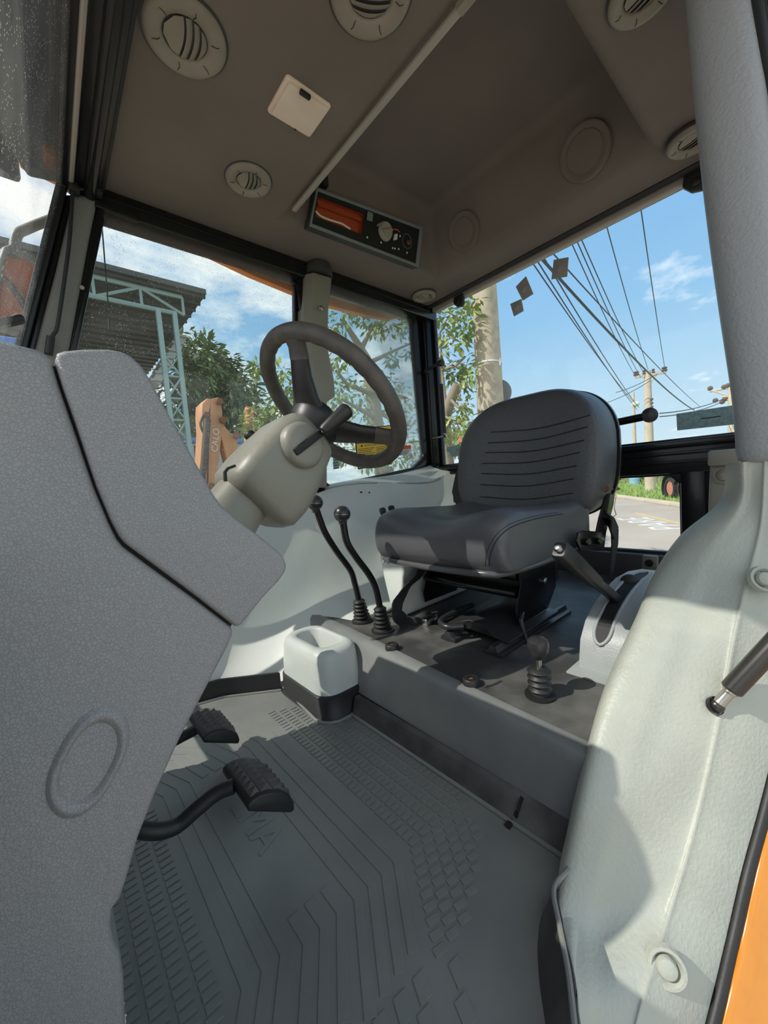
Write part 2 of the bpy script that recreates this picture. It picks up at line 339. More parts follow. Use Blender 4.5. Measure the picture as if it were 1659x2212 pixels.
# ---- floor pan, step and side panels
st(mk('floor', prism([V((x, y, -0.06)) for x, y in ((-0.45,0.04),(0.30,0.05),(0.37,0.165),(0.46,0.232),(0.50,0.262),(1.78,0.27),(1.78,1.5),(-0.45,1.5))], (0,0,0.054)), M['plat']))
yy = [0.236, 0.34, 0.6, 0.85, 1.0, 1.15, 1.32]
tx = [0.598, 0.604, 0.622, 0.645, 0.655, 0.66, 0.665]
rings = [[V((0.583, y, -0.005)), V((t, y, 0.165)), V((1.74, y, 0.17)), V((1.74, y, -0.005))] for y, t in zip(yy, tx)]
fst = st(mk('floor_step', loft(rings), M['plat'], bev=0.018, seg=4))
rr_ = []
for y, t in zip(yy, tx):
    b_ = V((0.583, y, 0.0)); e_ = V((t, y, 0.165)); d_2 = (e_-b_).normalized(); n_2 = V((-d_2.z, 0, d_2.x))
    rr_.append([b_ + d_2*0.045 + n_2*0.003, e_ - d_2*0.022 + n_2*0.003, e_ + V((-0.001, 0, -0.006)), e_ + V((0.012, 0, 0.0030)), e_ + V((0.030, 0, 0.0032)), e_ + V((0.030, 0, 0.0005)), e_ + V((0.006,0,-0.012)), b_ + d_2*0.045 - n_2*0.001])
mk('riser_sheen', loft(rr_), M['riser'], fst, sharp=60)  # sheet with sheen painted in as lighter rubber, over face and worn edge

def pp(*a):
    px, py, k, v = a; return at(px, py, **{k: v})
rows = [
    [pp(560,1105,'Y',1.53), pp(655,1080,'Y',1.53), pp(705,1054,'Y',1.525), pp(770,1040,'Y',1.52), pp(850,1028,'Y',1.52), pp(925,1008,'Y',1.52), V((1.73,1.5,0.69))],
    [pp(552,1122,'Y',1.49), pp(650,1094,'Y',1.49), pp(703,1062,'Y',1.475), pp(772,1049,'Y',1.44), pp(850,1047,'Y',1.42), pp(930,1042,'Y',1.42), V((1.73,1.40,0.655))],
    [pp(548,1128,'Y',1.48), pp(648,1100,'Y',1.48), pp(702,1068,'Y',1.465), pp(771,1054,'Y',1.428), pp(850,1052,'Y',1.405), pp(932,1048,'Y',1.41), V((1.73,1.38,0.64))],
    [pp(500,1220,'Y',1.43), pp(600,1200,'Y',1.43), pp(682,1160,'Y',1.40), pp(755,1130,'Y',1.37), pp(845,1120,'Y',1.36), pp(925,1110,'Y',1.36), V((1.73,1.30,0.55))],
    [pp(445,1330,'Y',1.36), pp(535,1320,'Y',1.36), pp(640,1280,'Y',1.33), pp(728,1240,'Y',1.29), pp(820,1210,'Y',1.24), V((1.25,1.22,0.40)), V((1.73,1.22,0.40))],
    [pp(415,1430,'Y',1.30), pp(495,1425,'Y',1.29), pp(590,1390,'Y',1.25), pp(700,1320,'Y',1.20), pp(790,1290,'Y',1.13), V((1.25,1.13,0.26)), V((1.73,1.15,0.26))],
    [V((0.20,1.285,-0.004)), V((0.345,1.245,-0.004)), V((0.50,1.13,-0.004)), V((0.66,1.02,0.10)), V((0.80,1.0,0.16)), V((1.25,1.06,0.16)), V((1.73,1.08,0.16))],
]
wr = st(mk('wall_right', patch(rows, 60, 60), M['trim'], solid=0.012))
# bosses and small holes of the moulded side panel
p = at(750, 1307, Y=1.165)
mk('screw_boss', lathe([(0.016, -0.006), (0.019, 0.003), (0.014, 0.006), (0.010, 0.003), (0.008, 0.006), (0.0, 0.007)], p, (-0.3, -0.85, 0.4)), M['trim'], wr)
for px, py in ((780, 1063), (797, 1064), (848, 1068), (903, 1067)):
    mk('screw_hole', lathe([(0.0035, -0.004), (0.0035, 0.0045), (0.0, 0.0045)], at(px, py, Y=1.398), (0, -1, 0.1), 10), M['seam'], wr)
# raised shelf plate that carries the rear edge of the side panel
sh = prism([at(770,1052,Y=1.425), at(915,1050,Y=1.392), at(917,1088,Y=1.392), at(865,1098,Y=1.39), at(800,1100,Y=1.40), at(765,1090,Y=1.425)], (0.0, 0.02, 0))
mk('shelf_plate', sh, M['trim'], wr, bev=0.006)

# console beside the seat
c0 = at(864, 1338, Z=0.168); cx0 = c0.x
fr = [at(818,1196,X=cx0+0.075), at(872,1204,X=cx0+0.045), at(866,1300,X=cx0+0.01), c0, at(846,1328,X=cx0+0.01), at(828,1250,X=cx0+0.05)]
wcs = sroot('wall_console', (cx0+0.3, 1.1, 0.17))
mk('front_panel', loft([fr, [V((1.45, q.y+0.02, q.z)) for q in fr]]), M['trim'], wcs, bev=0.012, seg=3)
fq = at(836, 1212, X=cx0+0.055)
mk('fastener', join(lathe([(0.010,0),(0.010,0.004),(0.004,0.006),(0.004,0.018),(0.007,0.020),(0.007,0.026),(0,0.027)], fq, (-1,-0.15,0.2), 12)), M['steel'], wcs)
# lower dark shelf behind/under the seat, left of the console
st(mk('wall_rear_low', join(box((1.70, 0.05, 0.10), (1.78, 1.5, 0.268))), M['under'], bev=0.006))
st(mk('wall_rear', box((1.715, 0.96, 0.20), (1.745, 1.5, 0.645)), M['trim'], bev=0.008))
bar = sroot('trim_1', (1.75, 0.75, 0.57))
mk('sill_beam', box((1.72, 0.0, 0.572), (1.80, 1.5, 0.672)), M['blk'], bar, bev=0.008)
mk('sill_lip', box((1.705, 0.0, 0.668), (1.755, 1.49, 0.690)), M['blk'], bar, bev=0.004)
mk('sill_groove', box((1.711, 0.0, 0.640), (1.722, 1.49, 0.652)), M['blk'], bar, bev=0.003)
mk('sill_groove', box((1.711, 0.0, 0.610), (1.722, 1.49, 0.618)), M['blk'], bar, bev=0.003)
mk('lower_post', box((1.715, 0.27, 0.25), (1.79, 0.338, 0.58)), M['blk'], bar, bev=0.006)
mk('lower_post', box((1.73, 0.0, 0.25), (1.79, 0.272, 0.58)), M['blk'], bar, bev=0.006)
mk('lower_post', box((1.72, 0.95, 0.25), (1.79, 1.5, 0.58)), M['blk'], bar, bev=0.006)

# ---- ceiling: front panel, recess at the back
def ring4(x0, x1, y0, y1, z): return [V((x0,y0,z)), V((x1,y0,z)), V((x1,y1,z)), V((x0,y1,z))]
o4 = ring4(0.225, 1.705, 0.10, 1.462, 1.582)
i4 = [V((0.748,0.36,1.582)), V((1.545,0.36,1.60)), V((1.545,1.255,1.592)), V((0.748,1.255,1.580))]
t4 = [V((0.752,0.44,1.83)), V((1.45,0.44,1.85)), V((1.45,1.195,1.85)), V((0.752,1.195,1.83))]
v = o4 + i4 + t4; f = []
for j in range(4):
    k = (j+1) % 4; f += [(j, k, 4+k, 4+j), (4+j, 4+k, 8+k, 8+j)]
f.append((8, 9, 10, 11))
ceil = st(mk('ceiling', (v, f), M['head'], bev=0.035, seg=5, ang=15))
for px, py, r in ((1262, 328, 0.075), (1000, 500, 0.068)):
    q = at(px, py, X=1.495); ax = V((-0.235, 0, -0.10)).normalized(); ax = V((-0.93, 0, -0.36)).normalized()
    mk('speaker_ring', lathe([(r+0.008, -0.010), (r+0.004, 0.0015), (r-0.004, 0.003), (r-0.010, 0.0), (r-0.016, -0.001), (r-0.018, 0.002), (0.0, 0.003)], q, ax, 40), M['head'], ceil)
# cover strip along the front lip of the recess
tstrip = st(mk('trim_2', box((0.737, 0.10, 1.572), (0.754, 1.205, 1.583)), M['alu'], bev=0.003))
mk('strip_joint', box((0.736, 0.452, 1.571), (0.755, 0.50, 1.584)), M['vent'], tstrip)

# ---- roof shell over the headliner, with its overhang
roof = sroot('roof', (0.85, 0.75, 1.6))
mk('roof_top', box((-0.30, -0.18, 1.93), (1.98, 1.72, 1.99)), M['orange'], roof, bev=0.02)
mk('roof_edge', prism([V((0.05,1.68,1.72)), V((0.45,1.70,1.668)), V((0.62,1.71,1.636)), V((0.80,1.71,1.604)), V((1.03,1.715,1.582)), V((1.25,1.715,1.570)), V((1.45,1.715,1.576)), V((1.65,1.71,1.59)), V((1.80,1.70,1.64)), V((1.98,1.68,1.72)), V((1.98,1.68,1.97)), V((0.05,1.68,1.97))], (0, 0.04, 0)), M['orshade'], roof, bev=0.012)
mk('roof_edge', box((-0.32, 1.66, 1.66), (0.05, 1.70, 1.97)), M['under'], roof, bev=0.012)
mk('roof_edge', box((-0.30, -0.20, 1.62), (1.98, -0.15, 1.97)), M['orange'], roof, bev=0.012)
mk('roof_edge', box((1.94, -0.18, 1.76), (1.99, 1.72, 1.97)), M['orange'], roof, bev=0.012)
mk('roof_edge', box((-0.33, -0.18, 1.64), (-0.28, 1.68, 1.97)), M['under'], roof, bev=0.012)
mk('soffit', box((0.16, 1.50, 1.735), (1.96, 1.72, 1.75)), M['orshade'], roof)
mk('soffit', box((-0.1, -0.17, 1.60), (1.96, 0.02, 1.63)), M['under'], roof)
mk('soffit', box((1.76, -0.1, 1.76), (1.95, 1.70, 1.775)), M['under'], roof)
# visor under the front of the roof, seen through the windshield
vz = 1.60
vis = [at(145,402,Z=vz), at(60,384,Z=vz), at(34,345,Z=vz), at(0,292,Z=vz), at(-70,120,Z=vz), V((-0.27, 0.0, vz)), V((0.14, 0.0, vz))]
mk('visor', prism(vis, (0, 0, 0.05)), M['under'], roof, bev=0.01)
q = at(112, 340, Z=1.57)
mk('reflection_block', obox(q, (0.018,0,0), (0,0.030,0), (0,0,0.016)), M['rust'], roof, bev=0.01)  # solid block standing in for an orange reflection in the windshield
# body below the cab
st(mk('wall_body', box((-0.40, 0.30, -0.85), (1.80, 1.46, -0.062)), M['under']))

# ---- window headers and pillars
hd = sroot('trim_3', (0.9, 1.48, 1.52))
mk('header', box((0.16, 1.455, 1.515), (1.78, 1.545, 1.74)), M['blk'], hd, bev=0.01)
mk('header_groove', box((0.20, 1.449, 1.552), (1.72, 1.456, 1.560)), M['blk'], hd, bev=0.002)
mk('corner_gusset', prism([at(205,400,Y=1.45), at(240,412,Y=1.45), at(300,448,Y=1.45), at(300,478,Y=1.45), at(205,445,Y=1.45)], (0,0.03,0)), M['blk'], hd, bev=0.004)
hr = sroot('trim_4', (1.74, 0.75, 1.55))
mk('header', box((1.70, 0.0, 1.585), (1.80, 1.5, 1.77)), M['blk'], hr, bev=0.006)
mk('ridged_seal', tube([(1.722, 0.02, 1.582), (1.722, 1.46, 1.582)], 0.012, 8), M['seal'], hr)
mk('strip', box((1.735, 0.02, 1.552), (1.765, 1.45, 1.578)), M['alu'], hr, bev=0.004)
hf = sroot('trim_5', (0.2, 0.75, 1.5))
mk('header', box((0.152, 0.0, 1.548), (0.226, 1.50, 1.66)), M['blk'], hf, bev=0.012)
mk('header_rail', tube([(0.196, 0.0, 1.545), (0.196, 1.46, 1.545)], 0.016, 12), M['blk'], hf)
mk('trim_edge', tube([(0.150, 0.0, 1.548), (0.150, 1.47, 1.548)], 0.008, 8), M['alu'], hf)
mk('trim_seal', tube([(0.226, 0.0, 1.570), (0.226, 1.45, 1.570)], 0.009, 8), M['rub'], hf)
hl = sroot('trim_6', (0.9, 0.0, 1.5))
mk('header', box((0.16, -0.03, 1.50), (1.78, 0.09, 1.60)), M['blk'], hl, bev=0.01)

# rear right corner post
cp = sroot('trim_7', (1.76, 1.5, 0.65))
mk('post', box((1.70, 1.475, 0.62), (1.79, 1.56, 1.60)), M['blk'], cp, bev=0.010)
mk('post_face', box((1.690, 1.482, 0.70), (1.703, 1.505, 1.545)), M['blk'], cp, bev=0.003)
q = at(930, 800, X=1.70); mk('post_hole', lathe([(0.012,0),(0.012,0.014),(0,0.014)], (1.702, 1.488, q.z), (-1,-0.3,0), 14), M['seam'], cp)
# rear left corner post
st(mk('trim_8', box((1.70, -0.04, 0.55), (1.79, 0.06, 1.60)), M['blk'], bev=0.01))

# middle pillar of the right side
bp = sroot('trim_9', (0.98, 1.46, 0.7))
l_ = [(662,612),(660,690),(658,760),(660,825),(662,858),(664,872),(668,1058)]; r2 = [(714,590),(706,640),(704,740),(721,815),(723,848),(703,866),(703,1050)]
rg = []
for (ax_, ay_), (bx_, by_), yd in zip(l_, r2, (1.43, 1.43, 1.43, 1.43, 1.43, 1.44, 1.44)):
    a = at(ax_, ay_, Y=yd+0.02); b = at(bx_, by_, Y=yd+0.02); a.z = b.z = (a.z+b.z)/2; m_ = (a+b)/2
    rg.append([a+V((0,0.06,0)), a, a.lerp(m_,0.35)+V((0,-0.03,0)), b.lerp(m_,0.35)+V((0,-0.035,0)), b, b+V((0,0.06,0))])
mk('cover', loft(rg), M['col'], bp, bev=0.006, sub=0, sharp=60)
a = at(690, 585, Y=1.44)
mk('cover_top', lathe([(0.058,-0.03),(0.058,0.0),(0.052,0.012)], V((a.x, 1.445, 1.565)), (0,0,1), 24), M['under'], bp)
q = at(693, 666, Y=1.405); mk('screw', lathe([(0.010,0),(0.010,0.006),(0.005,0.007),(0.005,0.013),(0,0.013)], q, (0.2,-1,0), 12), M['steel'], bp)
mk('seal_post', box((0.905, 1.47, 0.55), (0.945, 1.54, 1.52)), M['blk'], bp, bev=0.006)

# unseen front panel and front left pillar, added to block sun beside the dashboard
st(mk('wall_sunblock', prism([V((-0.215,0.0,-0.06)), V((-0.19,0.0,-0.06)), V((-0.098,0.0,0.61)), V((-0.123,0.0,0.61))], (0, 0.62, 0)), M['dash'], bev=0.004))
st(mk('trim_13', prism([V((-0.10,0.0,0.68)), V((-0.02,0.0,0.68)), V((0.23,0.0,1.55)), V((0.15,0.0,1.55))], (0, 0.07, 0)), M['pillar'], bev=0.008))
# front right pillar
ap = sroot('trim_10', (0.1, 1.46, 1.1))
mk('cover', prism([at(158,415,Y=1.45), at(212,424,Y=1.45), at(192,520,Y=1.45), at(150,752,Y=1.45), at(95,930,Y=1.45), at(22,930,Y=1.45), at(74,752,Y=1.45), at(120,580,Y=1.45)], (0,0.07,0)), M['apil'], ap, bev=0.012, seg=3)
mk('windshield_seal', prism([at(141,420,Y=1.452), at(159,420,Y=1.452), at(76,752,Y=1.452), at(24,930,Y=1.452), at(0,930,Y=1.452), at(60,752,Y=1.452)], (0,0.06,0)), M['blk'], ap, bev=0.004)
mk('door_seal', prism([at(213,428,Y=1.46), at(226,474,Y=1.46), at(168,752,Y=1.46), at(118,930,Y=1.46), at(94,930,Y=1.46), at(150,752,Y=1.46), at(192,520,Y=1.46)], (0,0.06,0)), M['blk'], ap, bev=0.004)
mk('clip', join(obox(at(160,408,Y=1.43), (0.012,0,0), (0,0.014,0), (0,0,0.012)), obox(at(205,408,Y=1.43), (0.016,0,0), (0,0.016,0), (0,0,0.016)), tube([at(160,408,Y=1.43), at(205,408,Y=1.43)], 0.005, 8)), M['rub'], ap, bev=0.003)

# ---- windows
def window(name, outer, inner, ext, glass, frame_m, pane_shift=0.5):
    r = sroot(name, sum((V(p) for p in inner), V())/len(inner))
    ext = V(ext)
    mk('frame', ringprism(outer, inner, ext), frame_m, r, bev=0.003)
    mk('pane', prism([V(p) + ext*pane_shift for p in inner], ext.normalized()*0.004), M[glass], r, smooth=False)
    return r
def wpts(lst, Y): return [at(x, y, Y=Y) for x, y in lst]
def grow(pts, ctr, s): return [ctr + (p - ctr)*s for p in pts]
wi = [(232,469),(430,528),(628,603),(637,613),(640,860),(641,1100),(600,1160),(520,1290),(440,1290),(250,1290),(60,1290),(140,752),(222,478)]
wo_ = [(228,440),(430,500),(640,580),(655,590),(656,860),(657,1105),(612,1175),(528,1310),(440,1310),(250,1310),(30,1310),(118,752),(205,455)]
window('window_1', wpts(wo_, 1.505), wpts(wi, 1.505), (0, 0.03, 0), 'g_door', M['blk'])
wi = [(712,632),(790,648),(868,668),(882,677),(890,694),(903,850),(916,978),(912,992),(893,1010),(800,1030),(714,1048),(704,1040),(703,840),(705,640)]
wo_ = [(690,604),(790,624),(880,645),(905,650),(912,690),(922,850),(934,985),(930,1004),(900,1025),(800,1045),(714,1064),(690,1056),(690,840),(690,610)]
w2r = window('window_2', wpts(wo_, 1.505), wpts(wi, 1.505), (0, 0.03, 0), 'g_quart', M['blk'])
w3 = [V((1.755,0.06,0.70)), V((1.755,1.46,0.70)), V((1.755,1.46,1.56)), V((1.755,0.06,1.56))]
w3o = [V((1.755,0.02,0.68)), V((1.755,1.49,0.68)), V((1.755,1.49,1.60)), V((1.755,0.02,1.60))]
w3r = window('window_3', w3o, w3, (0.03, 0, 0), 'g_clear', M['blk'])
wi4 = [V((1.735,0.352,0.278)), V((1.735,0.93,0.278)), V((1.735,0.945,0.292)), V((1.735,0.945,0.55)), V((1.735,0.93,0.565)), V((1.735,0.375,0.565)), V((1.735,0.345,0.535)), V((1.735,0.345,0.29))]
wo4 = [V((1.735,0.33,0.26)), V((1.735,0.95,0.26)), V((1.735,0.97,0.27)), V((1.735,0.97,0.57)), V((1.735,0.95,0.59)), V((1.735,0.355,0.59)), V((1.735,0.325,0.57)), V((1.735,0.325,0.27))]
window('window_4', wo4, wi4, (0.03, 0, 0), 'g_clear', M['rub'])
a, b = V((0.150, 0.02, 1.56)), V((-0.17, 0.02, 0.45)); dy = V((0, 1.44, 0))
ins = lambda s, t: a.lerp(b, t) + dy*s
window('window_5', [ins(0,0), ins(1,0), ins(1,1), ins(0,1)], [ins(0.03,0.02), ins(0.985,0.02), ins(0.985,0.97), ins(0.03,0.97)], (-0.025, 0, 0.006), 'g_wind', M['blk'])

# ---- left rear: fender panel, pillar cover, seal and orange sill next to the open doorway
LP = [  # (px, py, X) : inner edge, middle, crease, outer edge
    [(1590,1000,1.0),(1622,996,0.99),(1652,990,0.985),(1760,975,1.0)],
    [(1577,1085,1.0),(1617,1090,0.98),(1646,1110,0.965),(1760,1100,0.99)],
    [(1482,1168,0.95),(1560,1190,0.92),(1634,1180,0.935),(1760,1215,0.965)],
    [(1420,1260,0.87),(1525,1290,0.855),(1612,1262,0.88),(1740,1330,0.93)],
    [(1385,1350,0.775),(1497,1385,0.786),(1592,1350,0.825),(1715,1450,0.875)],
    [(1310,1520,0.652),(1440,1560,0.690),(1560,1522,0.75),(1676,1600,0.80)],
    [(1260,1700,0.562),(1390,1720,0.612),(1522,1700,0.685),(1638,1750,0.74)],
    [(1225,1850,0.518),(1342,1870,0.559),(1482,1855,0.62),(1602,1880,0.68)],
    [(1208,1960,0.477),(1312,1995,0.514),(1442,1985,0.565),(1572,2010,0.63)],
    [(1245,2130,0.415),(1302,2150,0.44),(1392,2150,0.48),(1541,2140,0.575)],
    [(1240,2330,0.365),(1275,2340,0.38),(1345,2340,0.41),(1500,2300,0.52)],
]
rows = []; edge = []
for r in LP:
    p = [at(a, b, X=c) for a, b, c in r]
    rows.append([p[0] + V((0.13, 0.03, -0.02)), p[0] + V((0.06, 0.022, 0)), p[0], p[0].lerp(p[1], 0.55) + V((-0.012, 0, 0)), p[1], p[1].lerp(p[2], 0.85) + V((0.004, 0.002, 0)), p[2], p[2].lerp(p[3], 0.12), p[2].lerp(p[3], 0.55) + V((-0.004, 0, 0)), p[3]])
    edge.append(p[3])
wl = st(mk('wall_left', patch(rows, 72, 80), M['jamb'], solid=0.0))
def recess_bolt(px, py, X, r, ax, par, m='jamb'):
    q = at(px, py, X=X)
    mk('bolt_recess', lathe([(r*1.9, -0.004), (r*1.75, 0.0035), (r*1.45, 0.004), (r*1.15, -0.001), (r*1.1, -0.006)], q, ax, 28, False, False), M[m], par)
    mk('bolt_cap', lathe([(r, -0.008), (r, 0.002), (r*0.85, 0.005), (r*0.5, 0.0065), (0, 0.007)], q, ax, 24), M['vent'] if m == 'x' else M[m], par)
recess_bolt(1440, 2090, 0.522, 0.0120, (-0.80, -0.50, 0.42), wl)
recess_bolt(1652, 1251, 0.882, 0.012, (-0.72, -0.52, 0.42), wl)
# upper pillar cover
pr = []
for y, l, r, dx in ((-120,1474,1600,0.0),(0,1480,1618,0.0),(130,1492,1637,0.0),(260,1502,1668,0.0),(430,1520,1690,0.0),(600,1542,1715,0.0),(760,1566,1735,0.0),(880,1585,1750,0.0),(990,1590,1765,0.005),(1004,1590,1765,0.005)):
    a, b = at(l, y, X=1.0), at(r, y, X=1.0); b.z = a.z
    m1, m2 = a.lerp(b, 0.12) + V((-0.022,0,0)), a.lerp(b, 0.5) + V((-0.030,0,0)); m3 = a.lerp(b, 0.88) + V((-0.022,0,0))
    pr.append([a + V((0.12, 0.0, 0)), a + V((0.02, 0.004, 0)), a, m1, m2, m3, b, b + V((0.10, -0.01, 0))])
pl = sroot('trim_11', (1.02, 0.1, 0.6))
mk('cover', loft(pr), M['pillar'], pl, sub=1, sharp=80)
mk('door_seal', tube([at(x, y, X=1.0) for x, y in ((1604,-120),(1632,0),(1652,130),(1682,260),(1706,430),(1730,600),(1752,780),(1775,1000))], 0.011, 10), M['rub'], pl)
mk('door_post', loft([[at(x, y, X=1.03) + V(d) for d in ((0,-0.012,0),(0,-0.10,0),(0.08,-0.10,0),(0.08,-0.012,0))] for x, y in ((1610,-120),(1668,130),(1706,430),(1752,780),(1790,1010))]), M['blk'], pl, bev=0.005)
# seal and sill beyond the panel
sl = sroot('door_sill', (0.7, 0.0, -0.1))
ed = spline(edge, 40)
mk('sill_seal', tube([p + V((0.004, -0.006, -0.004)) for p in ed], 0.0075, 10), M['rub'], sl)
mk('sill_gap', ribbon([p + V((0.012, -0.010, -0.012)) for p in ed], (0.3, -0.9, 0.1), 0.014, 0.002), M['seam'], sl)
o1 = [p + V((0.012, -0.014, -0.002)) for p in ed]
rowsS = [[p + V((0.015, 0.004, -0.01)), p, p + V((0.004, -0.012, -0.004)), p + V((0.02, -0.05, -0.03)), p + V((0.06, -0.16, -0.09))] for p in o1]
mk('sill_skin', patch(rowsS[::4], 24, 40), M['sill'], sl, solid=0.004)

# grey trim beside the lower rear window, with its bolt
tr = sroot('trim_12', (1.5, 0.2, 0.2))
mk('panel', prism([at(1532,1004,X=1.45), at(1600,1004,X=1.45), at(1600,1250,X=1.45), at(1512,1250,X=1.45), at(1528,1150,X=1.45)], (0.05,0,0)), M['col'], tr, bev=0.008)
mk('panel_cap', prism([at(1527,974,X=1.43), at(1600,968,X=1.43), at(1600,1004,X=1.43), at(1527,1008,X=1.43)], (0.07,0,0)), M['col'], tr, bev=0.008)
mk('panel_flap', prism([at(1600,1060,X=1.44), at(1600,1260,X=1.44), at(1524,1230,X=1.44), at(1524,1150,X=1.44)], (0.012,0,0)), M['col'], tr, bev=0.004)
q = at(1565, 1026, X=1.45)
mk('bolt', lathe([(0.026,-0.004),(0.025,0.003),(0.019,0.004),(0.016,0.0)], q, (-1,0,0.1), 24, False, False), M['col'], tr); mk('bolt_cap', lathe([(0.014,-0.002),(0.014,0.006),(0.009,0.010),(0,0.011)], q + V((0,0.004,-0.002)), (-1,0,0.1), 20), M['col'], tr)
mk('pivot_plate', prism([at(1387,1200,X=1.62), at(1420,1202,X=1.62), at(1420,1232,X=1.62), at(1385,1232,X=1.62)], (0.02,0,0)), M['col'], tr, bev=0.004)
mk('pivot_plug', lathe([(0.013,0),(0.013,0.006),(0.009,0.007),(0.009,0.004),(0,0.004)], at(1403,1216,X=1.618), (-1,0,0), 18), M['rub'], tr)

# ================================================================== FLOOR MAT
mt = thing('floor_mat', 'grey moulded rubber mat covering the cab floor in front of the step', 'floor mat', (0.25, 0.7, 0))
mo = [(-0.42,0.06),(0.29,0.06),(0.355,0.150),(0.385,0.175),(0.42,0.198),(0.455,0.226),(0.49,0.255),(0.583,0.258),(0.583,0.84),(0.57,0.88),(0.51,0.90),(0.495,0.93),(0.50,1.128),(0.345,1.243),(0.20,1.283),(-0.42,1.30)]
mk('sheet', prism([V((x, y, -0.005)) for x, y in mo], (0,0,0.005)), M['mat'], mt)
mk('lip', loft([[V((0.583,y,0)), V((0.556,y,0.0)), V((0.5605,y,0.004)), V((0.572,y,0.046)), V((0.586,y,0.048))] for y in (0.262, 0.5, 0.838)]), M['plat'], mt, sharp=60)
mk('lip_edge', tube([(0.5585,0.262,0.003),(0.5585,0.55,0.003),(0.5585,0.84,0.003)], 0.0045, 8), M['mat'], mt)
wl_ = [V((-0.2,1.292,0)), V((0.20,1.272,0)), V((0.345,1.232,0)), V((0.488,1.128,0))]
mk('lip', loft([[p, p+V((0.002,-0.010,0.002)), p+V((0.004,-0.006,0.052)), p+V((0.002,0.006,0.052))] for p in wl_]), M['rub'], mt, sharp=50)
mk('lip_edge', tube([p + V((-0.002,-0.016,0.002)) for p in wl_], 0.004, 8), M['mat'], mt)
fb_ = spline([at(1222,1888,Z=0.0), at(1175,1965,Z=0.0), at(1162,2030,Z=0.0), at(1164,2110,Z=0.0), at(1178,2212,Z=0.0), at(1196,2330,Z=0.0)], 30)
ft_ = spline([at(1229,1876,Z=0.042), at(1197,1920,Z=0.05), at(1208,1995,Z=0.052), at(1228,2100,Z=0.052), at(1241,2212,Z=0.052), at(1254,2330,Z=0.052)], 30)
mk('flap', loft([[b_, t_, t_ + V((0.004,-0.003,0.001)), b_ + V((0.006,-0.004,0.0))] for b_, t_ in zip(fb_, ft_)]), M['plat'], mt, sharp=60)
mk('flap_edge', tube(ft_, 0.0035, 8), M['mat'], mt)
# ribs: run across the cab, bend forward at both ends
HT = 0.0016
def rib(path, wd=0.0085, nm='rib'):
    pts = [V((a, b, 0)) for a, b in path]; n = len(pts); rg = []
    for i, p in enumerate(pts):
        d = ((pts[min(i+1,n-1)] - p).normalized() + (p - pts[max(i-1,0)]).normalized()).normalized()
        s = V((-d.y, d.x, 0)); w_ = wd
        rg.append([p + s*w_ - V((0,0,0.001)), p + s*(w_-0.0008) + V((0,0,HT)), p - s*(w_-0.0008) + V((0,0,HT)), p - s*w_ - V((0,0,0.001))])
    return mk(nm, loft(rg), M['mat'], mt, smooth=False)
for i, xc in enumerate((0.369, 0.342, 0.315, 0.288)):
    rib([(xc-0.14, 1.17-0.010*i), (xc-0.05, 1.075), (xc-0.002, 0.938-0.006*i), (xc+0.001, 0.458), (xc-0.070, 0.352-0.003*i)])
for i, xc in enumerate((0.260, 0.232, 0.205)):
    rib([(xc, 0.508), (xc, 0.462), (xc-0.066, 0.362)])
    rib([(xc-0.10, 1.10-0.01*i), (xc-0.036, 1.02), (xc-0.004, 0.905)])
for i, xc in enumerate((0.177, 0.151, 0.125)):
    rib([(xc-0.09, 1.08-0.01*i), (xc-0.03, 0.99), (xc, 0.91), (xc, 0.474), (xc-0.066, 0.374)])
mk('raised_letters', textshape('LMA', 0.074, (0.209, 0.775, 0.0002), (0, -1, 0), (1, 0, 0), 0.0012), M['mat'], mt, smooth=False)
bl = prism([V((-0.0095,-0.0050,-0.001)), V((0.0095,-0.0050,-0.001)), V((0.0095,0.0050,-0.001)), V((-0.0095,0.0050,-0.001))], (0,0,0.0027))
bm_ = bpy.data.meshes.new('tread_block'); bm_.from_pydata([tuple(p) for p in bl[0]], [], bl[1]); bm_.materials.append(M['mat'])
cells = []
for c_ in range(6):
    for k in range(48):
        y = 0.330 + 0.0148*k; xx = 0.412 + 0.0262*c_
        if y < 0.30 + 0.9*(xx-0.40)*0 or y < 0.275 + 0.02*c_: continue
        if c_ >= 3 and y > 0.86: continue
        if y > 1.03 - 0.01*c_: continue
        if y < 0.46: xx -= (0.46 - y)*0.66
        cells.append((xx, y, 0.5 if y < 0.46 else 0))
for c_ in range(4):
    for k in range(34):
        y = 0.40 + 0.0148*k; xx = 0.088 - 0.0262*c_
        if y < 0.48: xx -= (0.48 - y)*0.66
        cells.append((xx, y, 0))
cells.sort(key=lambda q: math.hypot(q[0], q[1]))
rest = []
for i, (xx, y, rz) in enumerate(cells):
    if i < 300:
        o = bpy.data.objects.new('tread_block', bm_); C.objects.link(o); o.parent = mt; o.location = V((xx, y, 0)) - OFF[mt.name]; o.rotation_euler = (0, 0, -0.25 if y < 0.46 else 0)
    else: rest.append(([p + V((xx, y, 0)) for p in bl[0]], bl[1]))
if rest: mk('far_tread', join(*rest), M['mat'], mt, smooth=False)['kind'] = 'stuff'
for xx, y in ((0.292,0.322),(0.262,0.325),(0.232,0.328),(0.272,0.295),(0.242,0.298),(0.212,0.300),(0.335,0.300),(0.312,0.272)):
    mk('tread_lozenge', prism([V((xx-0.014,y+0.012,-0.001)), V((xx+0.004,y+0.010,-0.001)), V((xx-0.006,y-0.014,-0.001)), V((xx-0.024,y-0.012,-0.001))], (0,0,0.0027)), M['mat'], mt, smooth=False)

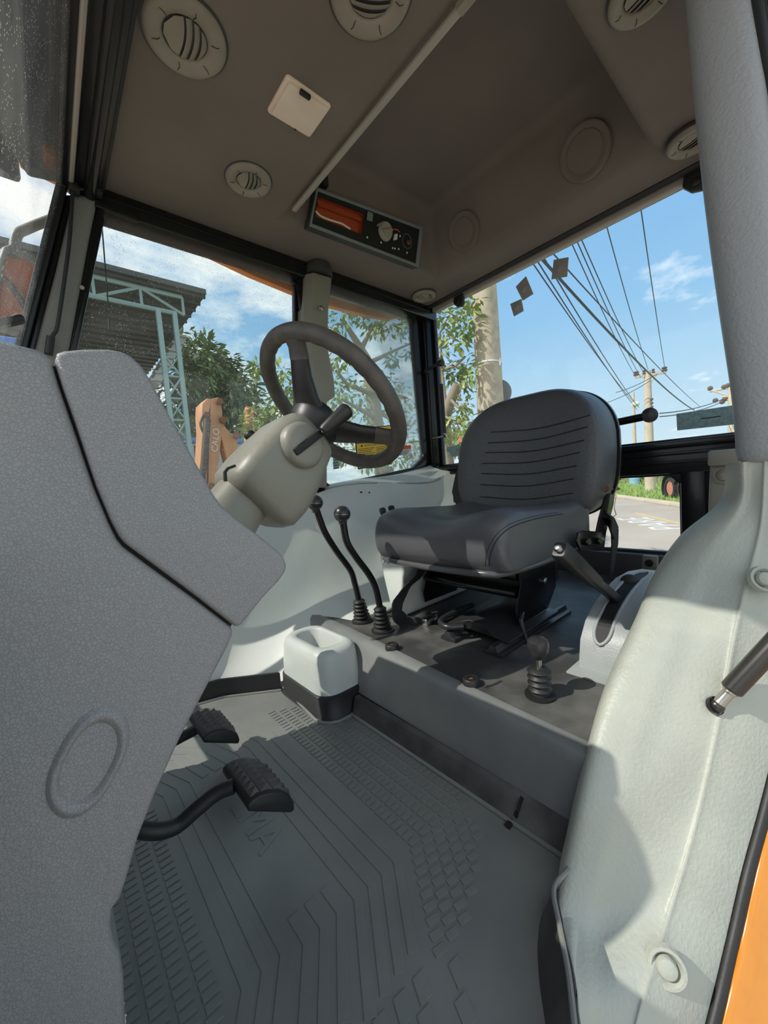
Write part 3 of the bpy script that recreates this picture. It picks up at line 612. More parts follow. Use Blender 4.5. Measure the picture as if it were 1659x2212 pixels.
t = thing('cable_tie', 'black cable tie sticking out at the foot of the step', 'cable tie', at(1092,1788,Z=0.002))
mk('tail', ribbon([at(1118,1750,X=0.556), at(1112,1768,Z=0.006), at(1094,1786,Z=0.003)], (0,1,0.0), [0.003,0.004,0.006], 0.001), M['rub'], t); mk('loop', ribbon([at(1128,1722,X=0.566), at(1122,1738,X=0.562), at(1118,1752,X=0.556)], (0,1,0), 0.003, 0.001), M['rub'], t)
# ================================================================== DASHBOARD
YD = 0.45
d_ = thing('dashboard', 'tall charcoal grained plastic dashboard console in front of the steering wheel', 'dashboard', (0.0, 0.7, 0))
def dp(lst, Y=YD): return [at(x, y, Y=Y) for x, y in lst]
front = [(-330,690),(-150,705),(-40,722),(30,739),(80,751),(104,762),(114,785),(128,832),(158,918),(204,1052),(236,1128),(254,1165),(268,1182),(330,1228),(420,1293),(510,1362),(495,1398),(450,1485),(392,1597),(340,1712),(300,1815),(275,1905),(262,1945),(245,1968),(240,2000),(246,2035),(260,2065),(268,2110),(272,2212),(285,2420),(-330,2420)]
mk('side_panel', prism(dp(front), (0, 0.60, 0)), M['dash'], d_, bev=0.010, seg=4, ang=50, sharp=50)
rear = [(119,776),(123,761),(138,756),(180,752),(235,752),(262,757),(285,768),(308,790),(330,825),(370,900),(420,990),(462,1066),(482,1094),(512,1120),(560,1156),(600,1188),(614,1203),(621,1222),(618,1236),(604,1256),(570,1292),(519,1356),(510,1354),(424,1287),(335,1221),(273,1175),(260,1159),(242,1125),(210,1049),(166,916),(136,831)]
mk('rear_cover', prism(dp(rear, YD-0.004), (0, 0.60, 0)), M['dash'], d_, bev=0.011, seg=4, ang=50, sharp=50)
core = [(-300,720),(60,775),(110,790),(280,800),(450,1090),(590,1210),(500,1350),(370,1590),(-300,2000)]
mk('core', prism(dp(core, YD+0.014), (0, 0.55, 0)), M['seam'], d_)
# embossed oval on the flank
ov = []
for k in range(40):
    t = 2*math.pi*k/40; a, b = 118*math.cos(t), 60*math.sin(t); a = math.copysign(abs(a/118)**0.8*118, a)
    th = math.radians(-61); ov.append(at(190 + a*math.cos(th) - b*math.sin(th), 1645 + a*math.sin(th) + b*math.cos(th), Y=YD))
ctr = sum(ov, V())/40; rgs = []
for k in (0.0, ): pass
prof = [(1.16, 0.0008), (1.10, -0.0012), (1.03, -0.0042), (0.96, -0.0056), (0.88, -0.0046), (0.80, -0.0014), (0.75, 0.0008)]
rgs = [[V((ctr.x + (p.x-ctr.x)*s, YD + dy, ctr.z + (p.z-ctr.z)*s)) for p in ov] for s, dy in prof]
mk('embossed_oval', loft(rgs, False, False), M['dash'], d_, sharp=80)

# ================================================================== STEERING
AX = V((0.738, 0, 0.674)).normalized(); VV = V((-0.674, 0, 0.738)).normalized(); W0 = V((0.518, 0.75, 0.809)); YA = V((0, 1, 0))
sw = thing('steering_wheel', 'dark worn three-spoke steering wheel on the tilted column', 'steering wheel', W0 - AX*0.08)
RR = 0.178
def wp(phi, r=RR, h=0.0): return W0 + AX*h + (-VV)*(r*math.cos(phi)) + YA*(r*math.sin(phi))
rg = []
for k in range(96):
    ph = 2*math.pi*k/96; ring = []
    for j in range(14):
        a = 2*math.pi*j/14; rr = 0.0175
        if math.cos(a) < 0.35 and k % 3 == 0: rr -= 0.0016      # finger grips on the inner/under side
        ring.append(wp(ph, RR + rr*math.cos(a), rr*1.05*math.sin(a)))
    rg.append(ring)
v = [p for r in rg for p in r]; f = [(i*14+j, ((i+1)%96)*14+j, ((i+1)%96)*14+(j+1)%14, i*14+(j+1)%14) for i in range(96) for j in range(14)]
mk('rim', (v, f), M['wheel'], sw, sharp=80)
def phi_near(px, py):
    best = None
    for k in range(720):
        ph = 2*math.pi*k/720; p = wp(ph); c = CM @ np.array(p - EYE); q = (CX + FPX*c[0]/c[2] - px)**2 + (CY + FPX*c[1]/c[2] - py)**2
        if best is None or q < best[0]: best = (q, ph)
    return best[1]
HUB = W0 - AX*0.068
mk('hub', lathe([(0.030,-0.05),(0.046,-0.03),(0.058,-0.005),(0.060,0.012),(0.052,0.026),(0.030,0.034),(0,0.036)], HUB, AX, 32), M['spoke'], sw)
p1, p2 = phi_near(634, 733), phi_near(856, 950)
p3 = math.atan2(-math.sin(p1) - math.sin(p2), -math.cos(p1) - math.cos(p2))
for ph in (p1, p2, p3):
    pts = [HUB + (wp(ph, 0.03) - W0) + AX*0.008, HUB + (wp(ph, 0.06) - W0) + AX*0.016, wp(ph, 0.10, -0.034), wp(ph, 0.128, -0.018), wp(ph, 0.150, -0.008), wp(ph, 0.172, -0.002)]
    sd_ = wp(ph + math.pi/2, 1.0) - W0
    def sec(p, d, wd, th): s = (sd_ - d*sd_.dot(d)).normalized(); m = s.cross(d); return [p + s*wd*math.cos(a) + m*th*math.sin(a) for a in (2*math.pi*k/14 for k in range(14))]
    W_ = [0.046, 0.036, 0.028, 0.025, 0.024, 0.030]; T_ = [0.018, 0.016, 0.014, 0.013, 0.013, 0.014]
    rgs = [sec(pts[i], (pts[min(i+1,5)] - pts[max(i-1,0)]).normalized(), W_[i], T_[i]) for i in range(6)]
    s_ = mk('spoke', loft(rgs[:4]), M['spoke'], sw, sharp=70)
    mk('spoke_sleeve', loft([[p + (p - pts[3])*0.04 for p in rgs[3]], rgs[4], rgs[5]]), M['wheel'], s_, sharp=70)
# column with shroud, sleeve and stalk
sc = thing('steering_column', 'khaki plastic steering column shroud with black indicator stalk slot', 'steering column', W0 - AX*0.42)
def sect(t, a, b, n=3.2, dv=0.0, dy=0.0, m=28):
    c = W0 - AX*t + VV*dv + YA*dy; out = []
    for k in range(m):
        q = 2*math.pi*k/m; cs, sn = math.cos(q), math.sin(q)
        out.append(c + YA*(a*math.copysign(abs(cs)**(2/n), cs)) + VV*(b*math.copysign(abs(sn)**(2/n), sn)))
    return out
mk('shroud', loft([sect(0.098,0.040,0.034,4.5), sect(0.102,0.056,0.050,4.5), sect(0.115,0.067,0.061,4.5), sect(0.15,0.075,0.070,4.5), sect(0.20,0.081,0.078,5,dv=-0.005), sect(0.25,0.083,0.083,5,dv=-0.009), sect(0.288,0.080,0.080,5,dv=-0.010), sect(0.303,0.070,0.070,4.5,dv=-0.009), sect(0.309,0.052,0.050,4)]), M['col'], sc, sharp=60)
mk('sleeve', loft([sect(0.27,0.050,0.050,2.6,dv=0.012), sect(0.33,0.054,0.054,2.6,dv=0.006), sect(0.40,0.066,0.062,2.6), sect(0.47,0.080,0.072,2.6)]), M['col'], sc, sharp=60)
mk('shaft', lathe([(0.022,-0.13),(0.022,-0.055)], W0, AX, 20), M['spoke'], sc)
bq = at(655, 962, Y=0.668)
mk('stalk_boss', lathe([(0.046,-0.03),(0.046,0.006),(0.042,0.013),(0.034,0.017),(0,0.018)], bq + V((0,0.004,0)), (0.12,-1,0.1), 32), M['col'], sc, sharp=50)
s0, s1 = at(637, 978, Y=0.650), at(700, 930, Y=0.650)
mk('stalk_slot', obox((s0+s1)/2, (s1-s0)/2, (0,0.004,0), (s1-s0).cross(V((0,1,0))).normalized()*0.0075), M['seam'], sc, bev=0.003)
g0, g1 = at(698, 930, Y=0.640), at(752, 884, Y=0.625); dg = (g1-g0).normalized()
stk = thing('indicator_stalk', 'black tapered indicator stalk on the near side of the steering column', 'stalk', s0.lerp(s1, 0.5))
mk('rod', tube([s0.lerp(s1,0.45), s1, g0], 0.004, 8), M['steel'], stk)
mk('grip', lathe([(0.0085,-0.002),(0.011,0.004),(0.0135,0.03),(0.0155,0.058),(0.0155,0.066),(0.012,0.070),(0,0.071)], g0, dg, 18), M['spoke'], stk, sharp=50)
q = at(548, 950, Y=0.80); tag(mk('ignition_knob', lathe([(0.006,-0.03),(0.008,0),(0.012,0.008),(0.012,0.016),(0.008,0.020),(0,0.021)], q, (-0.5,0.3,0.8), 18), M['spoke'], sharp=50), 'black round knob on the far side of the column shroud', 'knob')
for a in (0, 1):
    p = at(574 + 11*a, 938 - 7*a, Y=0.70)
mk('key_slot', ribbon([at(487,1040,Y=0.672), at(486,1020,Y=0.672), at(492,1012,Y=0.672), at(508,1006,Y=0.672)], (0,1,0.0), 0.003, 0.0022), M['seam'], sc)

# ================================================================== PEDALS
def pedal(label, prof, Y, ln, arm, hint):
    a = dp(prof, Y); o = sum(a, V())/len(a)
    t = thing('pedal', label, 'pedal', (o.x, o.y + ln/2, o.z), 'foot pedals')
    b = mk('pad', prism(a, (0, ln, 0)), M['rub'], t, bev=0.004, seg=2, ang=25, sharp=50)
    tops = [p for p in a[hint[0]:hint[1]+1]]
    # rows of little pyramids on the tread face
    L0, L1 = tops[0], tops[-1]; nrm = (L1 - L0).cross(V((0,1,0))).normalized()
    if nrm.z < 0: nrm = -nrm
    sh = []
    nc, nr = 4, 6
    def topat(s):
        n = len(tops)-1; k = min(int(s*n), n-1); return tops[k].lerp(tops[k+1], s*n-k)
    for i in range(nc):
        for j in range(nr):
            s0_, s1_ = i/nc + 0.01, (i+1)/nc - 0.01; y0, y1 = ln*(0.08 + 0.84*j/nr), ln*(0.08 + 0.84*(j+1)/nr)
            q = [topat(s0_) + V((0,y0,0)), topat(s1_) + V((0,y0,0)), topat(s1_) + V((0,y1,0)), topat(s0_) + V((0,y1,0))]
            c = sum(q, V())/4 + nrm*0.0075; sh.append((q + [c], [(0,1,4),(1,2,4),(2,3,4),(3,0,4),(3,2,1,0)]))
    mk('tread', join(*sh), M['wheel'], t, smooth=False)
    mk('arm', tube(spline(arm, 20), 0.0115, 12), M['rub'], t)
    return t
pr1 = [(537,1755),(535,1742),(545,1730),(562,1719),(585,1712),(608,1711),(626,1719),(636,1735),(637,1750),(630,1757)]
pedal('black rubber-faced pedal nearest the doorway, on a long curved arm', pr1, 0.57, 0.115, [at(505,1698,Y=0.63), at(470,1712,Y=0.64), at(425,1748,Y=0.645), at(385,1782,Y=0.65), at(345,1795,Y=0.65), at(300,1792,Y=0.66), at(250,1780,Y=0.68)], (2, 7))
pr2 = [(440,1606),(438,1597),(448,1588),(465,1580),(485,1576),(502,1578),(514,1586),(519,1598),(516,1608)]
pedal('black rubber-faced pedal further in, half hidden behind the dashboard', pr2, 0.86, 0.125, [at(425,1575,Y=0.93), at(400,1588,Y=0.94), at(360,1605,Y=0.95), at(300,1600,Y=0.96)], (2, 6))

# ================================================================== MOULDED BIN
bn = thing('storage_bin', 'pale grey moulded cup bin standing on the floor beside the step', 'bin', (0.555, 0.985, 0))
def fp(c, a, b, r, z): return rrect((c[0], c[1], z), (1,0,0), (0,1,0), a, b, r, 6)
rings = [fp((0.566,0.995),0.074,0.135,0.050,0.056), fp((0.566,0.997),0.073,0.132,0.050,0.09), fp((0.568,1.0),0.070,0.126,0.048,0.145), fp((0.569,1.0),0.066,0.121,0.046,0.163), fp((0.57,1.0),0.058,0.112,0.042,0.172), fp((0.574,1.005),0.044,0.088,0.036,0.172), fp((0.574,1.005),0.040,0.084,0.034,0.167), fp((0.574,1.005),0.036,0.078,0.030,0.110)]
mk('body', loft(rings), M['bin'], bn, sharp=70)
mk('plinth', loft([fp((0.564,0.99),0.084,0.150,0.055,0.0), fp((0.564,0.99),0.079,0.142,0.052,0.006), fp((0.565,0.992),0.078,0.140,0.052,0.058), fp((0.565,0.992),0.074,0.134,0.05,0.062)]), M['rub'], bn, sharp=50)
mk('plinth_edge', tube([V((0.498+0.0,1.128,0.004))] + fp((0.564,0.99),0.086,0.152,0.056,0.003)[14:22] + [V((0.56,0.838,0.004))], 0.004, 8), M['mat'], bn)

# ================================================================== LEVERS
def boot(p, par, r=0.017, n=6, h=0.075, lean=(0,0,1), first=1.35):
    prof = [(r*first*1.1, -0.002)]
    for k in range(n):
        z = h*k/n; s = first + (0.85-first)*k/n
        prof += [(r*s*1.15, z), (r*s*1.3, z + h/n*0.45), (r*s*0.86, z + h/n*0.92)]
    prof += [(r*0.6, h)]
    return mk('boot', lathe(prof, p, lean, 22), M['rub'], par, sharp=70)
def ballknob(c, r, par, ax=(0,0,1)):
    k = mk('knob', join(ball(c, r, 22), lathe([(r*0.45,-r*1.25),(r*0.55,-r*0.8)], c, ax, 14)), M['shell'], par, sharp=60)
    mk('knob_seam', lathe([(r*1.004,-0.0006),(r*1.012,0),(r*1.004,0.0006)], c + V((0,0,-r*0.08)), (0.1,0,1), 28, False, False), M['steel'], k)
def lever(label, base, path, kn, kr, Y, grp, hint_r=0.0100):
    b = at(*base, Z=0.168); Y = b.y
    t = thing('control_lever', label, 'lever', b, grp)
    mk('boot_ring', lathe([(0.036,-0.002),(0.036,0.002),(0.030,0.004),(0.024,0.001)], b, (0,0,1), 24), M['rub'], t)
    pts = [at(x, y, Y=Y) for x, y in path]
    boot(b, t, lean=(pts[0]-b).normalized())
    mk('rod', tube(spline([b + V((0,0,0.02))] + pts, 44), hint_r, 12), M['blk'], t)
    c = at(*kn, Y=Y); mk('neck', tube([pts[-1], c], 0.005, 10), M['steel'], t); ballknob(c, kr, t)
g = 'ball-topped levers in rubber boots'
lever('black bent lever with ball knob, nearer the window of the tall pair', (783,1340), [(774,1290),(767,1262),(757,1232),(728,1192),(703,1152),(691,1122),(685,1104)], (681,1086), 0.0240, 0.95, g)
lever('black bent lever with ball knob, nearer the seat of the tall pair', (827,1360), [(820,1308),(811,1268),(795,1238),(768,1202),(750,1172),(743,1140),(742,1128)], (739,1110), 0.0240, 0.85, g)
def smalllever(label, kn, base, Y):
    c = at(*kn, Y=Y); b = at(*base, Y=Y)
    t = thing('console_lever', label, 'lever', b, 'small console levers')
    dd = (c-b).normalized()
    mk('rod', tube([b, c], 0.0045, 8), M['blk'], t)
    mk('knob', lathe([(0.006,-0.018),(0.011,-0.006),(0.0135,0.004),(0.013,0.012),(0.008,0.017),(0,0.018)], c, dd, 16), M['shell'], t)
smalllever('small black-knobbed console lever nearer the steering wheel, behind the seat cushion', (827,1106), (840,1190), 1.12)
smalllever('small black-knobbed console lever nearer the backrest, behind the seat cushion', (846,1101), (862,1190), 1.12)
b = at(1167, 1500, Z=0.168)
t = thing('floor_lever', 'short stubby floor lever with black knob and ribbed boot near the step edge', 'lever', b)
mk('boot_ring', lathe([(0.030,-0.002),(0.030,0.002),(0.024,0.003)], b, (0,0,1), 24), M['rub'], t)
prof = []
for k in range(4): prof += [(0.0165, 0.008+0.0125*k), (0.0235, 0.013+0.0125*k), (0.0165, 0.0195+0.0125*k)]
mk('boot', lathe([(0.020,-0.002)] + prof + [(0.010,0.058)], b, (0,0,1), 24), M['rub'], t, sharp=70)
mk('rod', lathe([(0.006,0.05),(0.006,0.082)], b, (0,0,1), 12), M['steel'], t)
mk('knob', lathe([(0.008,0.075),(0.013,0.080),(0.0195,0.092),(0.0215,0.103),(0.020,0.113),(0.013,0.119),(0,0.120)], b, (0,0,1), 22), M['shell'], t)
for px, py, lb in ((847,1402,'low black rubber stop on the step top, beside the bent levers'), (1018,1478,'low black rubber stop on the step top, at the middle of the step edge')):
    q = at(px, py, Z=0.166)
    t = thing('rubber_stop', lb, 'rubber stop', q, 'rubber stops on the step')
    mk('body', lathe([(0.019,-0.004),(0.0185,0.012),(0.016,0.015),(0.007,0.015),(0.007,0.010),(0,0.010)], q, (0,0,1), 24), M['rub'], t)
    mk('screw', lathe([(0.005,0.009),(0.005,0.013),(0,0.014)], q, (0,0,1), 8), M['rust'], t)

# ================================================================== SEAT
from mathutils.bvhtree import BVHTree
def bvh(sh): return BVHTree.FromPolygons([tuple(p) for p in sh[0]], sh[1])
def on(bv, px, py):
    r = V(CM.T @ _n([px - CX, py - CY, FPX])); h = bv.ray_cast(EYE, r); return h[0], h[1]
seat = thing('operator_seat', 'black leatherette operator seat with ribbed backrest on a steel slide base', 'seat', (1.0, 0.71, 0.168))
YC = 0.700
PR = [(0.765,0.392),(0.748,0.420),(0.745,0.460),(0.757,0.492),(0.785,0.514),(0.84,0.522),(0.92,0.516),(1.02,0.510),(1.12,0.505),(1.20,0.512),(1.245,0.510),(1.262,0.485),(1.262,0.430),(1.255,0.392)]
def cring(y, s, dz):
    c = V((1.0, 0, 0.440)); out = []
    for x, z in PR:
        p = V((x, 0, z)); q = c + (p - c)*V((0, 0, 0)).length if False else V((c.x + (x - c.x)*s, 0, c.z + (z - c.z)*(0.55 + 0.45*s)))
        if z > 0.48: q.z += dz
        out.append(V((q.x, y, q.z)))
    return out
st_ = [(-0.232,0.80,-0.02),(-0.230,0.90,-0.005),(-0.215,0.965,0.010),(-0.18,0.99,0.016),(-0.13,1.0,0.008),(-0.06,1.0,-0.006),(0.0,1.0,-0.010),(0.06,1.0,-0.006),(0.13,1.0,0.008),(0.18,0.99,0.016),(0.215,0.965,0.010),(0.230,0.90,-0.005),(0.232,0.80,-0.02)]
ctl = [cring(YC + a, s, dz) for a, s, dz in st_]
n_ = len(PR); cols = []
for j in range(n_): cols.append(spline([c[j] for c in ctl], 60))
rings = []
for i in range(61):
    r0 = [cols[j][i] for j in range(n_)]; pts = spline(r0 + [r0[0]], 56)[:-1]; rings.append(pts)
cush = loft(rings)
cu_ = mk('cushion', cush, M['cush'], seat, sharp=80); cb_ = bvh(cush)
def seam(name, bv, px, m, par, r=0.0012, lift=0.0004, k=24):
    pts = []
    for q in spline([V((a, b, 0)) for a, b in px], k):
        h, nn = on(bv, q.x, q.y)
        if h is not None: pts.append(h + nn*lift)
    return mk(name, tube(pts, r, 6), M[m], par) if len(pts) > 2 else None
seam('seam', cb_, [(1056,1222),(1062,1190),(1080,1158),(1110,1136),(1160,1120),(1215,1110)], 'seam', cu_)
seam('seam', cb_, [(1048,1222),(1053,1190),(1072,1156),(1104,1131),(1155,1115),(1205,1107)], 'seam', cu_, 0.0007)
# piping round the lower edge and the pan below
per = [V((0.752,YC-0.17,0.392)), V((0.752,YC+0.17,0.392)), V((0.80,YC+0.222,0.392)), V((1.20,YC+0.228,0.392)), V((1.255,YC+0.19,0.392)), V((1.255,YC-0.19,0.392)), V((1.20,YC-0.228,0.392)), V((0.80,YC-0.222,0.392))]
pp_ = []
for i in range(8):
    a, b = per[i], per[(i+1) % 8]; pp_ += [a.lerp(b, t) for t in (0.0, 0.25, 0.5, 0.75)]
pp2 = [sum((pp_[(i+k) % 32] for k in (-2,-1,0,1,2)), V())/5 for i in range(32)]
def ctube(pts, r, seg=10):
    n = len(pts); rg = []
    for i in range(n):
        d = (pts[(i+1)%n] - pts[i-1]).normalized(); u = d.cross(V((0,0,1))).normalized(); w2 = u.cross(d)
        rg.append([pts[i] + (u*math.cos(a) + w2*math.sin(a))*r for a in (2*math.pi*k/seg for k in range(seg))])
    v = [p for q in rg for p in q]; return v, [(i*seg+j, ((i+1)%n)*seg+j, ((i+1)%n)*seg+(j+1)%seg, i*seg+(j+1)%seg) for i in range(n) for j in range(seg)]
mk('piping', ctube([p.lerp(V((1.0,YC,0.39)), -0.012) + V((0,0,-0.006)) for p in pp2], 0.0088), M['pipe'], seat, sharp=80)
mk('skirt', loft([[p + V((0,0,0.022)) for p in pp2], [p.lerp(V((1.0,YC,0.392)), -0.012) + V((0,0,0.0)) for p in pp2], [p.lerp(V((1.0,YC,0.38)), 0.05) + V((0,0,-0.012)) for p in pp2]]), M['shell'], seat, sharp=60)
# backrest
BC = V((1.235, 0.682, 0.672)); HW, HH = 0.258, 0.220
def bo(s, dx, n=3.6, m=72):
    out = []
    for k in range(m):
        q = 2*math.pi*k/m; cs, sn = math.cos(q), math.sin(q)
        y = HW*s*math.copysign(abs(cs)**(2/n), cs); z = HH*(1-(1-s)*1.1)*math.copysign(abs(sn)**(2/n), sn)
        if z > 0: y *= 1 - 0.20*(z/HH)**2
        out.append(V((BC.x + dx + 0.17*z + 0.35*y*y, BC.y + y, BC.z + z)) if False else V((BC.x + dx + 0.17*z - 0.55*y*y*(1 if dx < 0.04 else 0.0), BC.y + y, BC.z + z)))
    return out
brings = [bo(0.90,0.145), bo(0.97,0.140), bo(1.0,0.118), bo(1.0,0.060), bo(0.985,0.022), bo(0.95,0.004), bo(0.88,-0.006), bo(0.75,-0.010), bo(0.55,-0.010), bo(0.3,-0.008), bo(0.08,-0.008)]
back = loft(brings)
bk = mk('backrest', back, M['leath'], seat, sharp=80); bb = bvh(back)
mk('back_shell', loft([bo(0.955,0.140), bo(1.012,0.136), bo(1.014,0.148), bo(0.97,0.158)]), M['shell'], bk, sharp=60)
for a, b in (((1060,934),(1275,897)),((1055,957),(1270,922)),((1048,978),(1262,951)),((1042,1001),(1253,977)),((1040,1023),(1246,1006)),((1038,1047),(1240,1034)),((1037,1073),(1238,1065)),((1036,1099),(1244,1096))):
    m_ = ((a[0]+b[0])/2, (a[1]+b[1])/2 + 9)
    seam('rib_groove', bb, [a, m_, b], 'shell', bk, 0.0022, 0.0, 24)
# seat base: suspension box, side plates, slide rails, cross bar, adjuster
mk('suspension_box', box((0.98, 0.56, 0.26), (1.22, 0.88, 0.385)), M['shell'], seat, bev=0.01)
mk('cross_tube', tube([(0.97,0.56,0.335),(0.97,0.90,0.335)], 0.018, 14), M['blk'], seat)
mk('cross_tube', tube([(0.955,0.56,0.285),(0.955,0.90,0.285)], 0.014, 14), M['blk'], seat)
def side_plate(y): return prism([V((0.93,y,0.205)), V((1.10,y,0.205)), V((1.16,y,0.26)), V((1.16,y,0.385)), V((0.95,y,0.385)), V((0.955,y,0.31)), V((0.925,y,0.245))], (0,0.006,0))
mk('side_plate', side_plate(0.545), M['blk'], seat, bev=0.002); mk('side_plate', side_plate(0.89), M['blk'], seat, bev=0.002)
q = at(1243, 1274, Y=0.545); mk('pivot_bolt', lathe([(0.010,0),(0.010,0.006),(0.006,0.010),(0,0.010)], V((1.08,0.545,0.295)), (0,-1,0), 14), M['steel'], seat)
mk('under_bar', tube([(0.84,0.73,0.385),(0.97,0.62,0.37),(1.05,0.55,0.355)], 0.008, 8), M['blk'], seat)
def rail(y0, x0, x1, z, w_=0.026):
    prof = [(-w_,0.0),(-w_,0.010),(-w_*0.55,0.012),(-w_*0.35,0.026),(w_*0.35,0.026),(w_*0.55,0.012),(w_,0.010),(w_,0.0)]
    return loft([[V((x, y0 + a, z + b)) for a, b in prof] for x in (x0, x1)])
mk('slide_rail', rail(0.545, 0.80, 1.20, 0.166), M['shell'], seat, bev=0.002); mk('slide_rail', rail(0.69, 0.80, 1.20, 0.166), M['shell'], seat, bev=0.002)
mk('base_plate', prism([V((0.835,0.52,0.195)), V((0.835,0.56,0.200)), V((0.85,0.60,0.218)), V((0.85,0.65,0.222)), V((0.84,0.70,0.205)), V((0.835,0.74,0.198)), V((0.84,0.74,0.190)), V((0.86,0.60,0.196)), V((0.84,0.52,0.190))], (0.28,0,0.004)), M['shell'], seat, bev=0.002)
mk('slide_loop', tube(spline([(0.98,0.735,0.212),(0.86,0.735,0.212),(0.815,0.725,0.208),(0.805,0.69,0.205),(0.835,0.66,0.205)], 24), 0.009, 10), M['shell'], seat)
ad_ = [at(1125,1340,Y=0.535), at(1132,1365,Y=0.525), at(1141,1392,Y=0.515)]
mk('adjuster', tube([ad_[0] + V((0.05,0.02,0.01))] + ad_, 0.006, 10), M['shell'], seat)
mk('adjuster_knob', ball(ad_[2], 0.013, 16), M['rub'], seat)
# hinge bracket on the near side, with bolts and the rusty pin
hb = [at(x, y, Y=0.438) for x, y in ((1250,1150),(1262,1146),(1290,1148),(1296,1120),(1312,1060),(1316,1050),(1326,1048),(1330,1056),(1326,1090),(1310,1150),(1305,1190),(1255,1190),(1247,1170)) ]
mk('hinge_bracket', prism(hb, (0, 0.006, 0)), M['blk'], seat, bev=0.0015)
for x, y in ((1262,1170),(1287,1168)): mk('bracket_bolt', lathe([(0.010,0),(0.010,0.014),(0.007,0.017),(0,0.017)], at(x, y, Y=0.438), (-0.3,-1,0), 14), M['blk'], seat)
pa, pb = at(1307,1056,Y=0.438), at(1336,1056,Y=0.444)
mk('bracket_pin', tube([pa + (pa-pb)*0.2, pb], 0.0045, 10), M['rust'], seat); mk('pin_washer', lathe([(0.012,-0.002),(0.012,0.002)], pa, pb-pa, 16), M['rust'], seat)
# belts
t = thing('seat_belt', 'black seat belt strap hanging beside the near edge of the backrest', 'seat belt', at(1320,1250,Y=0.444))
mk('buckle_sleeve', ribbon([at(1298,1108,Y=0.437), at(1312,1112,Y=0.434), at(1322,1132,Y=0.432), at(1330,1152,Y=0.432)], (-0.3,0,0.15), [0.014,0.022,0.026,0.026], 0.003), M['web'], t)
mk('strap', ribbon([at(1328,1146,Y=0.437), at(1328,1175,Y=0.439), at(1324,1205,Y=0.442), at(1318,1255,Y=0.446)], (1,0,0.0), [0.030,0.027,0.020,0.012], 0.002), M['web'], t)
mk('tether_wire', tube([at(1318,1062,Y=0.442), at(1331,1070,Y=0.440), at(1327,1098,Y=0.438), at(1331,1112,Y=0.437), at(1322,1118,Y=0.437)], 0.0012, 6), M['steel'], t)
t = thing('seat_belt', 'frayed black belt strap hanging from the far side of the cushion to the step', 'seat belt', at(868,1336,Z=0.172))
mk('strap', ribbon(spline([at(918,1212,Y=0.90), at(905,1240,Y=0.89), at(880,1270,Y=0.88), at(862,1300,Y=0.87), at(856,1325,Y=0.86), at(875,1340,Z=0.174), at(905,1342,Z=0.172)], 24), (1,0.25,0.25), 0.022, 0.0015), M['web'], t)
tag(mk('foil_block', join(obox(at(920,1336,Z=0.178), (0.026,0,0.002), (0,0.028,0), (0,0,0.012))), M['foil'], bev=0.004), 'small block wrapped in crumpled silver foil lying under the seat', 'foil block')
t = thing('seat_belt', 'black belt folds tucked behind the far edge of the backrest', 'seat belt', at(995,1090,X=1.32))
mk('strap', ribbon([at(1003,1000,X=1.32), at(993,1030,X=1.31), at(986,1062,X=1.30), at(996,1092,X=1.30)], (0,1,0.2), 0.022, 0.003), M['web'], t)
mk('retractor', obox(at(992,1070,X=1.34), (0.02,0,0), (0,0.02,0), (0,0,0.03)), M['shell'], t, bev=0.005)

# ================================================================== PARKING BRAKE
hk = thing('parking_brake', 'grey plastic parking brake housing with black ratchet lever beside the seat', 'parking brake', (0.85, 0.30, 0.168))
HY = 0.365
hp = [at(x, y, Y=HY) for x, y in ((1248,1486),(1250,1440),(1253,1380),(1264,1340),(1282,1305),(1306,1272),(1330,1248),(1356,1234),(1385,1229),(1420,1234),(1450,1260),(1470,1330))]
hp[0].z = 0.166
hp += [V((hp[-1].x, HY, 0.166))]
mk('housing', prism(hp, (0, -0.125, 0)), M['hbr'], hk, bev=0.013, seg=3, ang=60, sharp=50)
mk('flange', prism([V((hp[0].x-0.030,HY+0.012,0.164)), V((hp[0].x+0.30,HY+0.012,0.164)), V((hp[0].x+0.30,HY-0.118,0.164)), V((hp[0].x-0.030,HY-0.105,0.164))], (0,0,0.006)), M['hbr'], hk, bev=0.002)
def onprof(s, y, lift=0.0):
    n = len(hp) - 2; k = min(int(s), n-1); a, b = hp[k], hp[k+1]; p = a.lerp(b, s-k); d = (b-a).normalized(); nn = V((-d.z, 0, d.x)); return V((p.x, y, p.z)) + nn*lift
yc = HY - 0.042
S0, S1, HWD = 2.75, 6.6, 0.0145
def slotring(g_, lift):
    out = []
    for k in range(11): a_ = math.pi*k/10; out.append(onprof(S0 - 0.75*(1+g_*18)*math.sin(a_), yc + (HWD+g_)*math.cos(a_), lift))
    for k in range(1, 9): out.append(onprof(S0 + (S1-S0)*k/8, yc - (HWD+g_), lift))
    for k in range(11): a_ = math.pi*k/10; out.append(onprof(S1 + 0.5*(1+g_*18)*math.sin(a_), yc - (HWD+g_)*math.cos(a_), lift))
    for k in range(1, 9): out.append(onprof(S1 + (S0-S1)*k/8, yc + (HWD+g_), lift))
    return out
n19 = len(slotring(0, 0)); rg_ = slotring(0.0, 0.0014)
